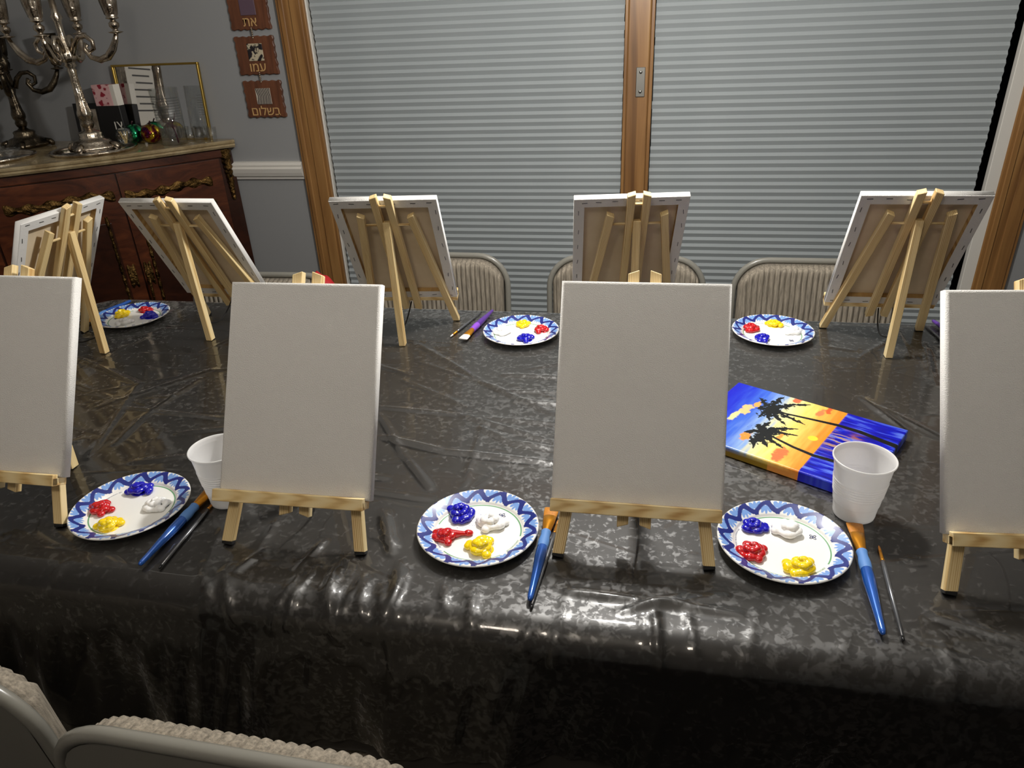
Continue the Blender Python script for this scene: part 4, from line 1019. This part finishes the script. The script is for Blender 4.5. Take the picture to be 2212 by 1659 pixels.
for k in range(5): box('engraved_line', -.034+k*.010, -.030+k*.010, -.0066, -.0061, .04+.01*(k % 2), .11, M['grey_print'], o)
# iridescent glass balls
def ball(x, y, r, mat, label):
    b = on('glass_apple', label, 'ornament', x, y, 0, 'iridescent glass ornaments')
    mesh_obj('globe', lathe_me([(0, .002)]+[(r*math.sin(t)*(1+.04*math.cos(t)), r*.92-r*.92*math.cos(t)+.0) for t in np.linspace(.35, PI-.12, 24)]+[(0, r*1.72)], 40), mat, b)
    mesh_obj('stalk', bm_mesh(tube_bm([(0, 0, r*1.70), (.003, 0, r*1.95), (.008, 0, r*2.1)], [.003, .0025, .003], 8)), M['branch'], b)
ball(-2.069, 2.708, .040, M['iri_green'], 'shiny green iridescent glass apple beside the candelabra foot')
ball(-1.985, 2.700, .040, M['iri_gold'], 'shiny gold and wine iridescent glass apple beside the shot glasses')
def shot(x, y, k):
    o = mesh_obj('shot_glass', lathe_me([(0, .0), (.018, .0), (.0185, .002), (.022, .052), (.0205, .052), (.017, .012), (0, .011)], 32), M['glass'])
    o.location = (x, y, ZT+.0012); tag(o, 'small clear shot glass in the row in front of the mirror', 'glass', 'shot glasses in front of the mirror')
for k, (x, y) in enumerate(((-1.918, 2.738), (-1.842, 2.742), (-1.795, 2.725), (-1.745, 2.735))): shot(x, y, k)
v = on('glass_vase', 'clear glass vase painted with a bare tree in front of the mirror', 'vase', -1.868, 2.672)
mesh_obj('vessel', lathe_me([(0, 0), (.046, 0), (.048, .004), (.052, .205), (.0485, .205), (.0465, .008), (0, .008)], 48), M['glass'], v)
def onv(a, z): a += .5; q = .0487+z*.0195; return (q*math.sin(a), -q*math.cos(a), z)
mesh_obj('painted_tree', bm_mesh(tube_bm([onv(.35, .01), onv(.30, .045), onv(.22, .075), onv(.15, .10)], [.0028, .0022, .0017, .001], 6,
         tube_bm([onv(.25, .06), onv(.0, .082), onv(-.35, .090), onv(-.6, .105)], [.0017, .0013, .001, .0006], 6, tube_bm([onv(.20, .08), onv(.45, .10), onv(.55, .12)], [.0015, .001, .0006], 6)))), M['branch'], v)
for k in range(9): mesh_obj('etched_ring', bm_mesh(tube_bm([onv(a, .095+k*.0095) for a in np.linspace(-1.2, 1.2, 14)], .0006, 4)), M['grey_print'], v)
g = on('toothpick_jar', 'round clear glass jar of pale sticks beside the candelabra foot', 'jar', -2.056, 2.633, 0, None, .004)
g.scale = (.9, .9, .9)
mesh_obj('vessel', lathe_me([(0, 0), (.018, 0), (.032, .018), (.036, .04), (.028, .066), (.012, .074), (.011, .073), (.026, .064), (.034, .04), (.030, .02), (.016, .003), (0, .003)], 32), M['glass'], g)
for k in range(7):
    a = k*.9; box('stick', -.0012, .0012, -.0012, .0012, 0, .052, M['toothpick'], g, 0, 1, Matrix.Translation((.004*math.cos(a), .004*math.sin(a), .008)) @ Matrix.Rotation(.30*math.cos(a), 4, 'Y') @ Matrix.Rotation(.30*math.sin(a), 4, 'X'))
# silver framed document on the side wall (seen in the mirror)
fd = empty('framed_document', (XL+.012, 1.78, T+.485)); tag(fd, 'silver framed printed document on the side wall, visible in the mirror', 'picture frame')
box('sheet', 0, .004, -.13, .13, -.17, .17, M['paper'], fd)
for (y0, y1, z0, z1) in ((-.17, .17, .17, .21), (-.17, .17, -.21, -.17), (-.17, -.13, -.17, .17), (.13, .17, -.17, .17)): box('frame_bar', -.01, .016, y0, y1, z0, z1, M['silver'], fd, .003)
for k in range(7): box('text_line', .0041, .0046, -.09+.02*(k % 2), .09-.02*(k % 3), .11-k*.035, .118-k*.035, M['grey_print'], fd)

# ------------------------------------------------------------------ hanging hebrew plaques on the wall
wh = empty('wall_hanging', (-1.520, WY-.0005, T+.66)); tag(wh, 'three linked reddish wooden plaques with hebrew words hanging on the wall', 'wall hanging')
def plaque(cz, word, kind):
    w, h = .079, .066; pts = []
    rs = random.Random(int(cz*1000)+3)
    def edge(a, b, n):
        for i in range(n):
            t = i/n; p = Vector(a).lerp(Vector(b), t); j = .0022*math.sin(i*1.9)+rs.uniform(-.001, .001); d = (Vector(b)-Vector(a)).normalized()
            pts.append((p.x+d.y*j, p.y-d.x*j))
    edge((-w, -h), (w, -h), 18); edge((w, -h), (w, h), 15); edge((w, h), (-w, h), 18); edge((-w, h), (-w, -h), 15)
    bm = bmesh.new(); rings = []
    for (ins, y) in ((0, 0), (0, -.009), (.0022, -.011)):
        rings.append([bm.verts.new((x*(1-ins/w), y, z*(1-ins/h))) for x, z in pts])
    n = len(pts)
    for a, b in zip(rings[:-1], rings[1:]):
        for i in range(n): bm.faces.new((a[i], a[(i+1) % n], b[(i+1) % n], b[i]))
    bm.faces.new(rings[-1]); bm.faces.new(list(reversed(rings[0]))); bmesh.ops.recalc_face_normals(bm, faces=bm.faces)
    pl = mesh_obj('plaque', bm_mesh(bm), M['plaque'], wh, Matrix.Translation((0, 0, cz-.66)))
    tm = text_me(word, .046, None, .0012); 
    xs = [v.co.x for v in tm.vertices]; zs = [v.co.y for v in tm.vertices]
    if xs:
        cx, cz_ = (max(xs)+min(xs))/2, (max(zs)+min(zs))/2
        for v in tm.vertices: v.co.x -= cx; v.co.y -= cz_
    tm.materials.append(M['letters']); mesh_obj('lettering', tm, None, pl, Matrix.Translation((0, -.0115, -.041)) @ Matrix.Rotation(PI/2, 4, 'X'))
    s = .031
    if kind == 0: box('tile', -s, s, -.0135, -.010, -.018, .055, M['purpletile'], pl, .001)
    if kind == 1: box('tile', -s, s, -.0135, -.010, -.018, .042, M['leopard'], pl, .001)
    if kind == 2:
        box('tile', -s, s, -.0130, -.010, -.018, .040, M['tile_l'], pl, .001)
        for k in range(9):
            bm = bmesh.new(); x0 = -s+.002+k*.0068
            P = [(x0, -.018), (min(x0+.008, s), .011), (x0, .040), (x0+.0033, .040), (min(x0+.0113, s), .011), (x0+.0033, -.018)]
            P = [(min(p[0], s), p[1]) for p in P]
            f = [bm.verts.new((x, -.0136, z)) for x, z in P]; 
            bm.faces.new((f[0], f[1], f[4], f[5])); bm.faces.new((f[1], f[2], f[3], f[4])); mesh_obj('chevron', bm_mesh(bm), M['tile_d'], pl)
plaque(.718, 'תא', 0); plaque(.563, 'ומע', 1); plaque(.408, 'םולשב', 2)
for z0 in (.640, .486):
    for k in range(6):
        bm = bmesh.new(); bmesh.ops.create_uvsphere(bm, u_segments=8, v_segments=6, radius=.0036)
        mesh_obj('chain_bead', bm_mesh(bm), M['silver_p'], wh, Matrix.Translation((0, -.010, z0-.66-.016+k*.0065)), True)
